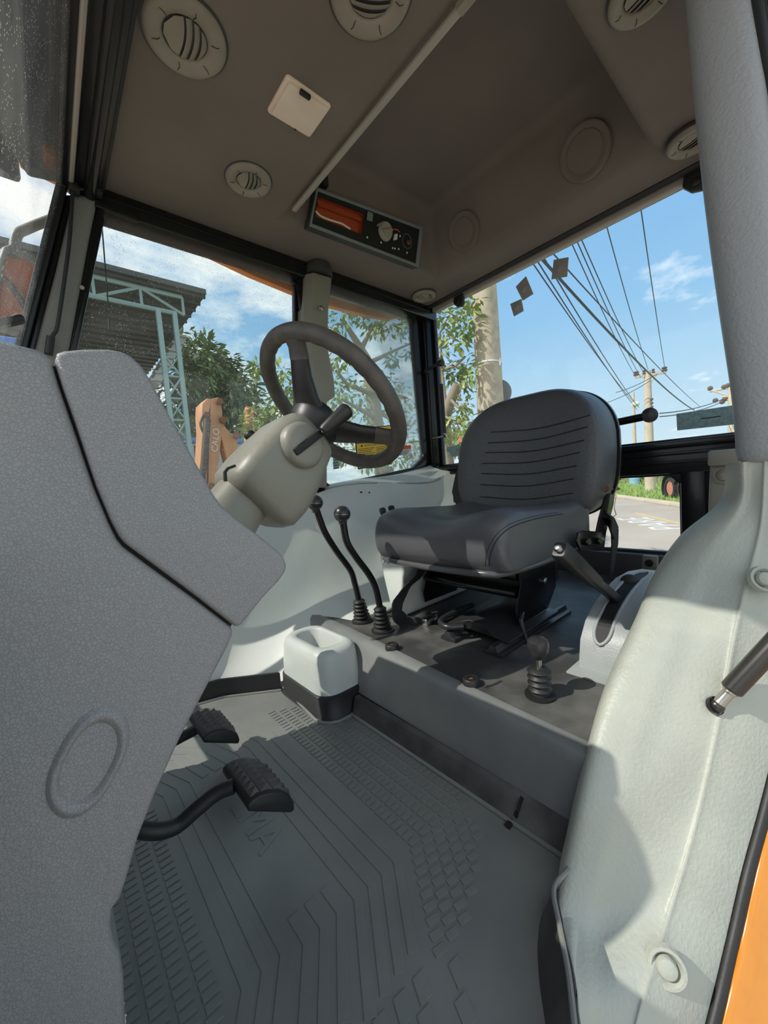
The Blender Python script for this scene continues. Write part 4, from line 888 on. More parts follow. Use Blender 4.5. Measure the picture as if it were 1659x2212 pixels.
# dark opening: strips between the two long sides
lf = [onprof(S0 - 0.72 + (S1 + 1.2 - S0)*k/30, yc + HWD*math.sqrt(max(0.02, 1 - max(0.0, (S0-(S0 - 0.72 + (S1+1.2-S0)*k/30))/0.75)**2)), 0.0013) for k in range(31)]
rf_ = [V((p.x, 2*yc - p.y, p.z)) for p in lf]
mk('slot', loft([[a_, b_, b_ + V((0.0008,0,-0.0008)), a_ + V((0.0008,0,-0.0008))] for a_, b_ in zip(lf, rf_)]), M['seam'], hk, smooth=False)
mk('slot_rim', ctube(slotring(0.003, 0.0008), 0.0040, 8), M['hbr'], hk, sharp=80)
mk('second_slot', ribbon([onprof(s, HY-0.112, 0.0012) for s in (5.0,5.5,6,6.6,7.2)], (0,1,0), 0.0055, 0.0012), M['seam'], hk)
g0, g1, g2 = at(1208,1187,Y=0.345), at(1288,1258,Y=0.335), at(1338,1300,Y=0.325); dg = (g1-g0).normalized()
u_ = V((0,1,0)); v_ = dg.cross(u_).normalized()
def gsec(p, a, b): return rrect(p, u_, v_, a, b, min(a, b)*0.45, 3)
mk('grip', loft([gsec(g0, 0.012,0.014), gsec(g0 + dg*0.006, 0.0155,0.018), gsec(g0.lerp(g1,0.5), 0.0145,0.0165), gsec(g1, 0.0125,0.014)]), M['spoke'], hk, sharp=50)
mk('release_button', lathe([(0.008,-0.006),(0.008,0.006),(0.005,0.012),(0,0.013)], g0, -dg, 16), M['steel'], hk)
mk('shaft', loft([gsec(g1 - dg*0.01, 0.010,0.011), gsec(g2, 0.010,0.011)]), M['shell'], hk, sharp=50)
mk('gaiter', ball(at(1352,1256,Y=0.33) + V((0.03,0,-0.008)), 0.022, 14, 0.9), M['web'], hk)

# ================================================================== DOOR STRUT
a = at(1548, 1524, X=0.742); b = at(1600, 1455, X=0.742) + V((0.0,-0.012,0.0)); c = at(1760, 1250, X=0.80) + V((0.02,-0.02,0.0))
t = thing('gas_strut', 'dark gunmetal door gas strut with ball end on the pale fender panel', 'gas strut', a)
mk('socket', ball(a, 0.0105, 18), M['gun'], t); mk('socket_cup', lathe([(0.0112,-0.008),(0.0130,-0.003),(0.0130,0.0010)], a, V((-0.3,-0.7,0.4)), 20, False, False), M['blk'], t)
d1 = (c-a).normalized()
mk('end_fitting', lathe([(0.009,0.004),(0.008,0.012),(0.008,0.026),(0.0098,0.028),(0.0098,0.031)], a, d1, 18), M['steel'], t)
mk('cylinder', lathe([(0.0115,0.031),(0.0142,0.034),(0.0142,0.30)], a, d1, 24), M['gun'], t)

# ================================================================== CEILING FITTINGS
def vent(label, px, py, r, rot, grp='round ceiling vents', z=1.582, ax=V((0,0,-1)), X=None):
    c = at(px, py, Z=z) if X is None else at(px, py, X=X)
    t = thing('air_vent', label, 'air vent', c, grp)
    mk('gasket', lathe([(r*1.06,-0.004),(r*1.06,0.002),(r*1.0,0.003)], c, ax, 40), M['under'], t)
    mk('bezel', lathe([(r,0.0),(r*1.0,0.006),(r*0.93,0.012),(r*0.80,0.014),(r*0.60,0.010),(r*0.54,0.004),(r*0.53,-0.006)], c, ax, 48, False, False), M['vent'], t, sharp=60)
    mk('duct', lathe([(r*0.53,-0.006),(r*0.53,-0.02),(0,-0.02)], c, ax, 32, False, True), M['seam'], t)
    u = V((math.cos(rot), math.sin(rot), 0)); w2 = ax.cross(u)
    if abs(ax.z) < 0.9: u, w2 = frame_of(ax)
    for k, (w0, w1) in enumerate(((-0.50,-0.11),(-0.06,0.08),(0.13,0.26),(0.31,0.44))):
        n = 12; g = []
        for q_ in (0.0, 0.5, 1.0):
            wv = w0 + (w1-w0)*q_; row = []
            for i in range(n+1):
                sv = -1 + 2*i/n; hw = math.sqrt(max(0.515**2 - wv*wv, 0.004)); b_ = 0.07*(1 - sv*sv)*(1 if k or q_ > 0 else 0)
                wq = min(wv + b_, math.sqrt(max(0.52**2 - (hw*sv)**2, 0.0)))
                row.append(c + u*(r*hw*sv) + w2*(r*wq) + ax*((0.008 - 0.004*q_) if k else 0.0065))
            g.append(row)
        vv = [p for row in g for p in row] + [p - ax*0.0012 for row in g for p in row]; m_ = n+1; ff = []
        for a in range(2):
            for i in range(n):
                z_ = a*m_ + i; ff += [(z_, z_+1, z_+m_+1, z_+m_), (3*m_+z_, 3*m_+z_+m_, 3*m_+z_+m_+1, 3*m_+z_+1)]
        rim_ = list(range(m_)) + [m_+n, 2*m_+n] + list(range(2*m_+n-1, 2*m_-1, -1)) + [m_]
        ff += [(rim_[i], rim_[(i+1) % len(rim_)], rim_[(i+1) % len(rim_)] + 3*m_, rim_[i] + 3*m_) for i in range(len(rim_))]
        mk('louvre', (vv, ff), M['vent'], t, sharp=50, weld=False)
    for k in range(6):       # hairline joints of the bezel
        an = rot + 0.5 + k*math.pi/3; dv = u*math.cos(an) + w2*math.sin(an)
        mk('bezel_mark', tube([c + dv*(r*0.62) + ax*0.0112, c + dv*(r*0.72) + ax*0.0138 + w2*0.003, c + dv*(r*0.82) + ax*0.0142], 0.0007, 5), M['seam'], t)
    return t
vent('round vent above the front right window corner, large, at the top left', 400, 78, 0.080, 1.45)
vent('round vent cut by the top edge of the picture, beside the lamp', 801, -20, 0.080, 2.6)
vent('round vent in the front ceiling panel, between the square lamp and the side window', 537, 387, 0.067, 1.35)
vent('small round vent in the far rear corner above the quarter window', 915, 638, 0.062, 0.35)
vent('round vent half hidden behind the near pillar', 1497, 300, 0.066, 1.2)
vent('round vent at the top right edge of the ceiling', 1388, -18, 0.062, 1.2)
lp = thing('cabin_lamp', 'square cream interior lamp with black switch in the headliner', 'lamp', (0.585, 0.877, 1.57))
mk('base', prism(rrect((0.585,0.877,1.584), (1,0,0), (0,1,0), 0.062, 0.055, 0.008), (0,0,-0.009)), M['lamp'], lp, bev=0.003)
mk('lens', prism(rrect((0.586,0.877,1.5752), (1,0,0), (0,1,0), 0.055, 0.048, 0.004), (0,0,-0.006)), M['lamp'], lp, bev=0.002)
q = at(659, 203, Z=1.569); mk('switch', box((q.x-0.014, q.y-0.005, 1.563), (q.x+0.014, q.y+0.005, 1.572)), M['rub'], lp, bev=0.002)
mk('notch', box((0.60, 0.930, 1.5735), (0.606, 0.9325, 1.577)), M['seam'], lp)

def onwall(px, py, lift=0.0):
    Y = 1.2
    for _ in range(12):
        p = at(px, py, Y=Y); Y = 1.255 - 0.06/0.25*(p.z - 1.58) - lift - 0.026
    return at(px, py, Y=Y)
cpn = thing('heater_controls', 'dark heater control panel with empty radio slot in the ceiling recess', 'control panel', onwall(790, 540))
wn = V((0, -1, -0.21)).normalized()
fo = [onwall(x, y, 0.004) for x, y in ((667,489),(682,406),(912,492),(902,578))]; fi = [onwall(x, y, 0.004) for x, y in ((672,484),(685,414),(905,496),(896,570))]
mk('surround', ringprism(fo, fi, wn*0.008), M['hazegl'], cpn, bev=0.002)
mk('surround_box', ringprism(fo, fi, -wn*0.035), M['under'], cpn)
s1_, s2_, s3_, s4_ = [onwall(x, y, 0.006) for x, y in ((681,468),(687,424),(786,462),(782,507))]
fas = [onwall(x, y, 0.006) for x, y in ((671,485),(684,412),(907,495),(897,572))]
mk('fascia', ringprism(fas, [s1_, s2_, s3_, s4_], -wn*0.004), M['face'], cpn)
back_ = [p - wn*0.022 for p in (s1_, s2_, s3_, s4_)]
mk('slot', loft([[s1_, s2_, s3_, s4_], back_], False, True), M['cav'], cpn, smooth=False)
mk('slot_rib', obox((back_[1]+back_[2])/2 + wn*0.006 + V((0,0,-0.02)), (back_[2]-back_[1])/2*0.95, wn*0.005, (0,0,0.006)), M['cav'], cpn)
mk('loose_wire', tube(spline([onwall(x, y, 0.012) for x, y in ((682,456),(692,466),(707,473),(722,478),(738,483),(748,489),(756,494))], 24), 0.0035, 8), M['wirew'], cpn)
q = onwall(831, 500, 0.008)
kb = mk('knob', lathe([(0.036,0),(0.036,0.004),(0.031,0.014),(0.029,0.016),(0,0.016)], q, wn, 32), M['knob'], cpn)
mk('knob_ridge', obox(q + wn*0.019, V((0.9,0,0.45)).normalized()*0.026, wn*0.006, V((-0.45,0,0.9)).normalized()*0.006), M['knob'], kb, bev=0.002)
mk('broken_knob', obox(onwall(854,512,0.014), (0.009,0,0.004), wn*0.006, (0.003,0,0.013)), M['wht'], cpn, bev=0.002)
mk('bare_shaft', join(lathe([(0.009,-0.002),(0.009,0.004),(0.005,0.005),(0.005,0.016),(0,0.016)], onwall(882,524,0.010), wn, 14)), M['rust'], cpn)
mk('dial_ring', lathe([(0.026,0.0005),(0.027,0.0015),(0.028,0.0005)], onwall(879,521,0.009), wn, 28, False, False), M['hazegl'], cpn)
mk('red_arc', tube([onwall(x, y, 0.0105) for x, y in ((848,497),(853,495),(859,497),(863,501))], 0.002, 6), M['redp'], cpn)
mk('white_arc', tube([onwall(x, y, 0.0105) for x, y in ((814,488),(818,484),(823,482))], 0.0012, 6), M['wht'], cpn)
for x, y in ((793,513),(823,524),(848,536),(853,537),(861,538),(879,546),(864,510)): mk('symbol', lathe([(0.004,0),(0.004,0.0012),(0,0.0012)], onwall(x, y, 0.0095), wn, 8), M['wht'], cpn)
mk('label', prism([onwall(x, y, 0.0098) for x, y in ((792,475),(794,456),(806,461),(804,479))], wn*0.0006), M['hazegl'], cpn)
mk('clip', obox(at(700,390,Y=1.20), (0.012,0,0), (0,0.012,0), (0,0,0.022)), M['rub'], cpn, bev=0.003)

# ================================================================== REAR WINDOW FITTINGS
XG = 1.752
def fit(o, l, c, g=None): return tag(o, l, c, g)
t = thing('gas_strut', 'thin black gas strut along the rear right corner post', 'gas strut', at(962,945,X=1.70))
a, b = at(951,790,X=1.69), at(961,942,X=1.69)
mk('cylinder', tube([a.lerp(b,0.26), a.lerp(b,0.96)], 0.0095, 14), M['rub'], t); mk('rod', tube([a, a.lerp(b,0.27)], 0.004, 10), M['steel'], t)
mk('lower_pin', tube([V((1.70,1.487,b.z)), b + V((0,-0.012,0))], 0.006, 10), M['steel'], t); mk('upper_pin', tube([V((1.70,1.487,a.z+0.005)), at(948,786,X=1.69)], 0.007, 10), M['gun'], t); mk('lower_eye', ball(b, 0.009, 12), M['gun'], t)
mk('upper_knob', lathe([(0.010,-0.03),(0.010,0.0),(0.016,0.004),(0.016,0.012),(0.019,0.016),(0.019,0.026),(0.012,0.028),(0,0.028)], at(948,786,X=1.69), (0,-1,0), 20), M['rub'], t)
t = thing('grab_bar', 'black bar with round end knob behind the backrest top', 'grab bar', at(1400,898,X=1.70))
a, b = at(1335,912,X=1.70), at(1398,899,X=1.70)
mk('bar', tube([a + (a-b)*1.5, a, b], 0.0145, 14), M['blk'], t); p_ = a + (a-b)*1.5; mk('post', tube([p_, V((1.725, p_.y, 0.74)), V((1.73, p_.y, 0.685))], 0.013, 12), M['blk'], t); mk('knob', lathe([(0.022,-0.008),(0.027,-0.002),(0.027,0.006),(0.018,0.012),(0.012,0.016),(0,0.016)], at(1403,897,X=1.70), (-0.75,-0.6,0.1), 24), M['rub'], t)
for lb, px, py, s in (('black window latch bracket at the far end of the rear header', 990, 650, 1.0), ('black window latch bracket at the near end of the rear header', 1505, 388, 1.15)):
    t = thing('window_latch', lb, 'latch', at(px, py, X=1.72), 'rear window latches')
    c = at(px, py, X=1.725)
    mk('bracket', prism([c + V((0,a*s,b*s)) for a, b in ((-0.028,0.030),(0.030,0.030),(0.034,0.0),(0.014,-0.024),(-0.012,-0.032),(-0.026,-0.018))], (0.022,0,0)), M['rub'], t, bev=0.004)
    mk('button', lathe([(0.014,0),(0.014,0.008),(0.009,0.011),(0,0.011)], c + V((0,0,-0.008)), (-1,0,0), 18), M['spoke'], t)
for lb, pts in (('crinkled grey tape patch on the rear glass, the largest and highest of three', ((1197,562),(1229,556),(1226,598),(1192,604))), ('crinkled grey tape patch on the rear glass, the middle of three', ((1137,597),(1153,635),(1130,650),(1115,620))), ('crinkled grey tape patch on the rear glass, the lowest of three', ((1127,646),(1132,672),(1111,684),(1103,657)))):
    q = [at(x, y, X=XG+0.012) for x, y in pts]; c = sum(q, V())/4
    t = thing('tape_patch', lb, 'tape', c, 'tape patches on the rear glass')
    mk('patch', prism(q, (-0.006,0,0)), M['tape'], t, bev=0.002)
    mk('suction_lump', lathe([(0.018,0.004),(0.016,0.009),(0.009,0.012),(0,0.013)], c, (-1,0,0), 16), M['tape'], t)
def decal(name, lb, pts, m, X=None, Y=None, cat='sticker', th=0.0012):
    q = [at(x, y, X=X, Y=Y) for x, y in pts]; t = thing(name, lb, cat, sum(q, V())/len(q))
    mk('sheet', prism(q, (-th,0,0) if X is not None else (0,-th,0)), M[m], t, smooth=False); return t, q
def lines(t, q, u0, u1, v0, v1, n, m, th, ext):
    for k in range(n):
        v = v0 + (v1-v0)*k/max(n-1,1); e = lambda u, vv: q[0].lerp(q[1], u).lerp(q[3].lerp(q[2], u), vv)
        mk('print_line', prism([e(u0, v) + ext, e(u1 - 0.1*((k*7)%3)*(u1-u0), v) + ext, e(u1 - 0.1*((k*7)%3)*(u1-u0), v+th) + ext, e(u0, v+th) + ext], ext*0.3), M[m], t, smooth=False)
ex = V((-0.0016,0,0)); ey = V((0,-0.0016,0))
t, q = decal('window_sticker', 'wide green-grey sticker along the bottom of the rear glass, near the pillar', ((1461,894),(1600,873),(1603,915),(1463,930)), 'grn', X=XG+0.012)
lines(t, q, 0.40, 0.70, 0.46, 0.5, 1, 'seam', 0.05, ex)
t, q = decal('window_sticker', 'pale green-grey sticker at the far lower corner of the rear glass', ((964,966),(1026,957),(1026,978),(967,989)), 'grn2', X=XG+0.012)
lines(t, q, 0.35, 0.6, 0.35, 0.5, 2, 'hazegl', 0.06, ex)
t, q = decal('safety_sticker', 'yellow operating instructions sticker with black border on the quarter window', ((767,957),(846,949),(846,1003),(773,1014)), 'ink', Y=1.512)
e_ = lambda u, v: q[0].lerp(q[1], u).lerp(q[3].lerp(q[2], u), v)
mk('yellow_field', prism([e_(0.025,0.04)+ey, e_(0.975,0.04)+ey, e_(0.975,0.96)+ey, e_(0.025,0.96)+ey], ey*0.3), M['yel'], t, smooth=False)
xd = (q[1]-q[0]).normalized()
mk('heading', textshape('INSTRUÇÕES DE OPERAÇÃO', 0.0135, e_(0.22,0.17)+ey*1.5, xd, (0,0,1), 0.0002), M['ink'], t, smooth=False)
mk('warning_triangle', prism([e_(0.12,0.17)+ey*1.4, e_(0.19,0.165)+ey*1.4, e_(0.155,0.07)+ey*1.4], ey*0.2), M['ink'], t, smooth=False)
lines(t, q, 0.06, 0.50, 0.24, 0.90, 11, 'ink', 0.018, ey*1.5); lines(t, q, 0.54, 0.95, 0.24, 0.90, 11, 'ink', 0.018, ey*1.5)
t, q = decal('safety_sticker', 'yellow two-field sticker above the operating instructions on the quarter window', ((766,926),(846,918),(846,947),(767,955)), 'ink', Y=1.512)
e_ = lambda u, v: q[0].lerp(q[1], u).lerp(q[3].lerp(q[2], u), v)
for a, b in ((0.025,0.48),(0.52,0.975)): mk('yellow_field', prism([e_(a,0.06)+ey, e_(b,0.06)+ey, e_(b,0.9)+ey, e_(a,0.9)+ey], ey*0.3), M['yel'], t, smooth=False)
t, q = decal('safety_sticker', 'small white sticker with a red top band on the quarter window', ((858,964),(887,961),(888,981),(860,985)), 'wht', Y=1.512)
e_ = lambda u, v: q[0].lerp(q[1], u).lerp(q[3].lerp(q[2], u), v)
mk('red_band', prism([e_(0,0)+ey, e_(1,0)+ey, e_(1,0.42)+ey, e_(0,0.42)+ey], ey*0.3), M['redp'], t, smooth=False); lines(t, q, 0.1, 0.85, 0.55, 0.85, 3, 'ink', 0.05, ey*1.4)
t, q = decal('text_sticker', 'faint clear sticker with small dark text low on the quarter window', ((719,985),(732,984),(733,1012),(720,1014)), 'grn2', Y=1.512)
lines(t, q, 0.1, 0.9, 0.1, 0.9, 5, 'ink', 0.05, ey)
# rod on the front pillar, antenna rod outside the door glass
t = thing('grab_rod', 'thin black rod running down the front right pillar cover', 'rod', at(106,745,Y=1.43))
mk('rod', tube(spline([at(157,412,Y=1.43), at(150,520,Y=1.43), at(137,620,Y=1.43), at(124,705,Y=1.43), at(116,722,Y=1.43), at(110,735,Y=1.43), at(106,760,Y=1.43)], 30), 0.0048, 8), M['rub'], t)
mk('foot', tube([at(110,728,Y=1.43), at(105,765,Y=1.43)], 0.010, 10), M['rub'], t)
t = thing('antenna_rod', 'thin black rod hanging outside the side glass, thicker at its tip', 'rod', at(238,712,Y=1.58))
mk('rod', tube([at(219,470,Y=1.58), at(222,510,Y=1.58), at(237,700,Y=1.58)], 0.0022, 6), M['rub'], t); mk('tip', tube([at(236,690,Y=1.58), at(238,712,Y=1.58)], 0.0045, 8), M['rub'], t)
tag(mk('grommet', lathe([(0.006,0),(0.006,0.004),(0,0.004)], at(177,622,Y=1.455), (0,-1,0), 12), M['alu']), 'tiny pale plug on the front pillar seal', 'plug')

# ================================================================== OUTSIDE
GZ = -1.13
def gp(px, py): return at(px, py, Z=GZ)
gr = st(mk('ground', prism([V((-90,-60,GZ-0.3)), V((150,-60,GZ-0.3)), V((150,120,GZ-0.3)), V((-90,120,GZ-0.3))], (0,0,0.3)), M['road']))
st(mk('ground_yard', prism([V((-30,2.2,GZ-0.05)), V((3.4,2.2,GZ-0.05)), V((7.5,9,GZ-0.05)), V((10,60,GZ-0.05)), V((-30,60,GZ-0.05))], (0,0,0.058)), M['yard']))
k0, k1 = gp(1340, 1077), gp(1478, 1098); kd = (k1-k0).normalized(); kn = V((-kd.y, kd.x, 0)); kn = kn if kn.x > 0 else -kn
ka, kb_ = k0 - kd*45, k1 + kd*40
st(mk('ground_grass', prism([ka + kn*0.3, kb_ + kn*0.3, kb_ + kn*75, ka + kn*75], (0,0,0.10)), M['grass']))
kr = sroot('kerb', ka.lerp(kb_, 0.5)); nk = 40
for i in range(nk):
    a, b = ka.lerp(kb_, i/nk), ka.lerp(kb_, (i+0.985)/nk)
    mk('kerb_stone', prism([a, b, b + kn*0.34, a + kn*0.34], (0,0,0.14)), M['kerb'], kr, bev=0.02)
rnd = random.Random(3); vs_, fs_ = [], []
for i in range(5200):
    c = ka.lerp(kb_, rnd.uniform(0.32, 0.78)) + kn*(0.5 + 15*rnd.random()**1.6) + V((0,0,0.1)); h = rnd.uniform(0.10,0.26); a = rnd.uniform(0,6.28); d = V((math.cos(a), math.sin(a), 0))*0.035
    n = len(vs_); vs_ += [c-d, c+d, c + V((rnd.uniform(-.08,.08), rnd.uniform(-.08,.08), h))]; fs_.append((n, n+1, n+2))
g_ = mk('grass_blades', (vs_, fs_), M['blade'], weld=False, smooth=False); g_['kind'] = 'stuff'; g_['label'] = 'short green grass on the verge across the road'; g_['category'] = 'grass'
# road markings
rm = thing('road_marking', 'faded white stop lettering painted on the asphalt road', 'road marking', gp(1400,1143))
for nm, sz, px, py in (('PARE', 1.25, 1498, 1142),):
    mk('letters', textshape(nm, sz, gp(px, py), -kd, -kn, 0.004), M['paint'], rm, smooth=False)
a, b = gp(1372,1108), gp(1490,1136); t_ = (b-a).normalized(); s_ = V((-t_.y, t_.x, 0))
tag(mk('lane_line', prism([a - s_*0.05, b - s_*0.05, b + s_*0.05, a + s_*0.05], (0,0,0.006)), M['ypaint'], smooth=False), 'thin yellowish lane line on the road beyond the lettering', 'road marking')
# ---- poles and wires
def pole(name, label, b, top, r0, r1, m, seg=20):
    t = thing(name, label, 'utility pole', b); mk('shaft', tube([b, b.lerp(top, 0.5), top], [r0, (r0+r1)/2, r1], seg), M[m], t); return t
b0 = at(1054, 780, X=5.2); b0.z = GZ
near = pole('utility_pole', 'thick weathered concrete pole standing close behind the rear window', b0, V((b0.x, b0.y, 8.0)), 0.225, 0.135, 'conc', 32)
def band(py, h, m, r): q = at(1054, py, X=5.2); rr = 0.225 + (0.135-0.225)*(q.z-GZ)/(8-GZ) + r; mk('band', lathe([(rr,-h),(rr,h)], V((b0.x,b0.y,q.z)), (0.06,0,1), 32, False, False), M[m], near)
band(788, 0.012, 'wht', 0.006); band(893, 0.005, 'wire', 0.006)
q = at(1077, 788, X=5.2); mk('tag_plate', obox(q + V((0,-0.09,0)) + V((-0.11,0,0)), (0.02,0.02,0), (0.002,-0.002,0), (0,0,0.05)), M['wht'], near)
q = at(1074, 850, X=5.45); t = thing('round_sign', 'dark round plate half hidden behind the concrete pole', 'sign', q - V((0,0,0.3))); mk('plate', lathe([(0.21,0),(0.215,0.008),(0,0.010)], q, (-0.9,-0.45,0), 32), M['hazegl'], t); mk('bracket', obox(q + V((-0.1,0.08,0)), (0.1,0,0), (0,0.02,0), (0,0,0.02)), M['gun'], t)
fb = gp(1405, 1063); fb.z = GZ + 0.1
far = pole('utility_pole', 'slender concrete pole with a wooden crossarm beyond the road', fb, V((fb.x, fb.y, at(1405,800,X=fb.x).z)), 0.27, 0.17, 'conc2')
ca, cb2 = at(1372, 815, X=fb.x - 0.4), at(1438, 804, X=fb.x + 0.4)
mk('crossarm', obox((ca+cb2)/2, (cb2-ca)/2, (0.06,0,0), (0,0,0.07)), M['conc2'], far)
for s in (0.0, 0.08, 0.3, 0.6, 0.92, 1.0):
    p = ca.lerp(cb2, s); mk('insulator', lathe([(0.05,0),(0.10,0.08),(0.05,0.14),(0.09,0.22),(0,0.30)], p + V((0,0,0.06 if s < 0.5 else 0.04)), (0,0,1), 10), M['insul'], far)
for z in (864, 872, 880, 888):
    mk('insulator', lathe([(0.05,-0.28),(0.08,-0.2),(0.05,0),(0.08,0.2),(0.05,0.28)], at(1405, z, X=fb.x), kd, 8), M['insul'], far)
mk('brace', tube([at(1405,828,X=fb.x), at(1420,807,X=fb.x)], 0.03, 6), M['conc2'], far)
b = gp(1373, 1040); b.z = GZ; pole('utility_pole', 'thin distant pole with a white lamp, left of the crossarm pole', b, V((b.x, b.y, at(1373,847,X=b.x).z)), 0.22, 0.12, 'conc2', 12)
q = at(1373, 873, X=b.x); t = thing('street_lamp', 'small white lamp on the thin distant pole', 'lamp', q); mk('lamp_head', ball(q, 0.35, 12, 0.7), M['wht'], t)
b = gp(1584, 1035); b.z = GZ; p3_ = pole('utility_pole', 'distant pole crowded with arms and insulators next to the near pillar', b, V((b.x, b.y, at(1582,836,X=b.x).z)), 0.35, 0.25, 'conc2', 12)
for (x0,y0),(x1,y1) in (((1558,866),(1584,862)),((1560,858),(1584,856)),((1535,843),(1582,858)),((1533,846),(1575,838))):
    mk('arm', tube([at(x0,y0,X=b.x), at(x1,y1,X=b.x)], 0.08, 6), M['conc2'], p3_)
for x, y in ((1534,839),(1564,836),(1572,833),(1560,868),(1566,862),(1545,865)): mk('insulator', ball(at(x,y,X=b.x), 0.18, 8), M['insul'], p3_)
def wire(a, b, r, lb, sag=0.15, g='overhead wires'):
    n = 14; pts = [a.lerp(b, k/n) - V((0,0,sag*4*(k/n)*(1-k/n))) for k in range(n+1)]
    tag(mk('overhead_wire', tube(pts, r, 5), M['wire']), lb, 'wire', g)
def hi(px, py, X): return at(px, py, X=X)
G_ = 'thin overhead wire fanning across the sky in the rear window'
ORD = ('first', 'second', 'third', 'fourth', 'fifth', 'sixth', 'seventh', 'eighth', 'ninth', 'tenth')
for wi_, ((x0,y0),(x1,y1),X0,X1,r) in enumerate((((1118,520),(1372,872),6,24,0.012),((1132,518),(1376,884),6,24,0.012),((1150,515),(1380,880),6,24,0.012),((1210,470),(1374,815),7,24,0.011),((1222,465),(1384,815),7,24,0.011),((1232,462),(1394,812),7,24,0.011),((1300,450),(1400,798),9,24,0.012),((1380,420),(1437,800),9,24,0.012),((1170,520),(1512,878),6,30,0.012))):
    wire(hi(x0,y0,X0), hi(x1,y1,X1), r, ('thin overhead wire on the rear window sky, %s from the left' % ORD[wi_]) if wi_ < 8 else 'thin overhead wire running beside the thickest cable in the rear window')
wire(hi(1140,525,6), hi(1500,886,30), 0.026, 'thickest dark overhead cable running diagonally down the rear window', 0.3)
G2 = 'thin wire running low to the distant pole beside the pillar'
wire(hi(1425,893,26), hi(1566,860,40), 0.03, 'upper of two thin wires running low to the distant pole by the pillar', 0.2, 'low wires to the distant pole'); wire(hi(1425,900,26), hi(1560,868,40), 0.03, 'lower of two thin wires running low to the distant pole by the pillar', 0.2, 'low wires to the distant pole')
G3 = 'thin wire crossing behind the crossarm pole'
wire(hi(1330,848,26), hi(1420,808,26), 0.02, 'upper of two thin wires crossing behind the crossarm pole', 0.1, 'wires crossing behind the pole'); wire(hi(1310,870,26), hi(1405,822,26), 0.02, 'lower of two thin wires crossing behind the crossarm pole', 0.1, 'wires crossing behind the pole')
# ---- verge things: drum, fence posts, tanker
b = gp(1371, 1049); t = thing('drum', 'pale blue drum on the grass beyond the road', 'drum', b); mk('body', lathe([(0.34,0.05),(0.36,0.5),(0.36,1.0),(0.33,1.05),(0,1.05)], b, (0,0,1), 18), M['bluep'], t); mk('hoop', lathe([(0.37,0.48),(0.385,0.5),(0.37,0.52)], b, (0,0,1), 18, False, False), M['bluep'], t)
for i, x in enumerate((1349, 1360, 1380, 1393, 1417, 1424)):
    b = gp(x, 1046); tag(mk('fence_post', tube([b, b + V((0,0,0.6)), b + V((0.02,0,1.25))], [0.07,0.06,0.055], 7), M['bark']), 'weathered fence post on the grass verge, %s from the left' % ORD[i], 'fence post', 'fence posts on the verge')
tb = gp(1462, 1080); tn = thing('tanker_trailer', 'grey tanker trailer with red-rimmed wheels parked on the verge', 'trailer', tb)
axd = kd
mk('tank', lathe([(0.3,0),(0.8,0.12),(0.85,0.3),(0.85,7.0),(0.3,7.2)], tb + V((0,0,1.75)) - axd*0.5 + kn*1.2, (axd + kn*0.35).normalized(), 24), M['truck'], tn)
mk('chassis', obox(tb + V((0,0,0.85)) + axd*2.4 + kn*1.2, axd*3.0, kn*1.0, (0,0,0.22)), M['hazegl'], tn, bev=0.03)
for i in range(3):
    wc = tb + axd*(-0.35 + 1.15*i) + V((0,0,0.52))
    wh = mk('tyre', lathe([(0.34,-0.14),(0.48,-0.13),(0.50,0),(0.48,0.13),(0.34,0.14)], wc, kn, 22, False, False), M['tyre'], tn); mk('rim', lathe([(0.34,-0.10),(0.34,0.0),(0.12,0.03),(0.12,-0.06),(0,-0.06)], wc, kn, 20), M['rim'], wh)
    mk('mudguard', lathe([(0.60,-0.2),(0.62,0.2)], wc, kn, 22, False, False), M['tyre'], tn)
# ---- plants
def leaf(c, d, up, ln, wd):
    d = d.normalized(); s = d.cross(up).normalized(); m = c + d*ln*0.5
    return [c, m + s*wd - up*0.0, c + d*ln - up*ln*0.12, m - s*wd], [(0,1,2),(0,2,3)]
def cluster(rnd, c, r, n, ln, wd, droop=0.25):
    vs, fs = [], []
    for i in range(n):
        v = V((rnd.gauss(0,1), rnd.gauss(0,1), rnd.gauss(0,1))).normalized()*r*rnd.random()**0.45
        d = (v.normalized() + V((rnd.uniform(-.9,.9), rnd.uniform(-.9,.9), rnd.uniform(-.7,.5)-droop))); up = V((rnd.uniform(-.6,.6), rnd.uniform(-.6,.6), 1)).normalized()
        s = rnd.uniform(0.7, 1.25); a, b = leaf(c + v, d, up, ln*s, wd*s); k = len(vs); vs += a; fs += [tuple(q+k for q in t) for t in b]
    return vs, fs
rnd = random.Random(11)
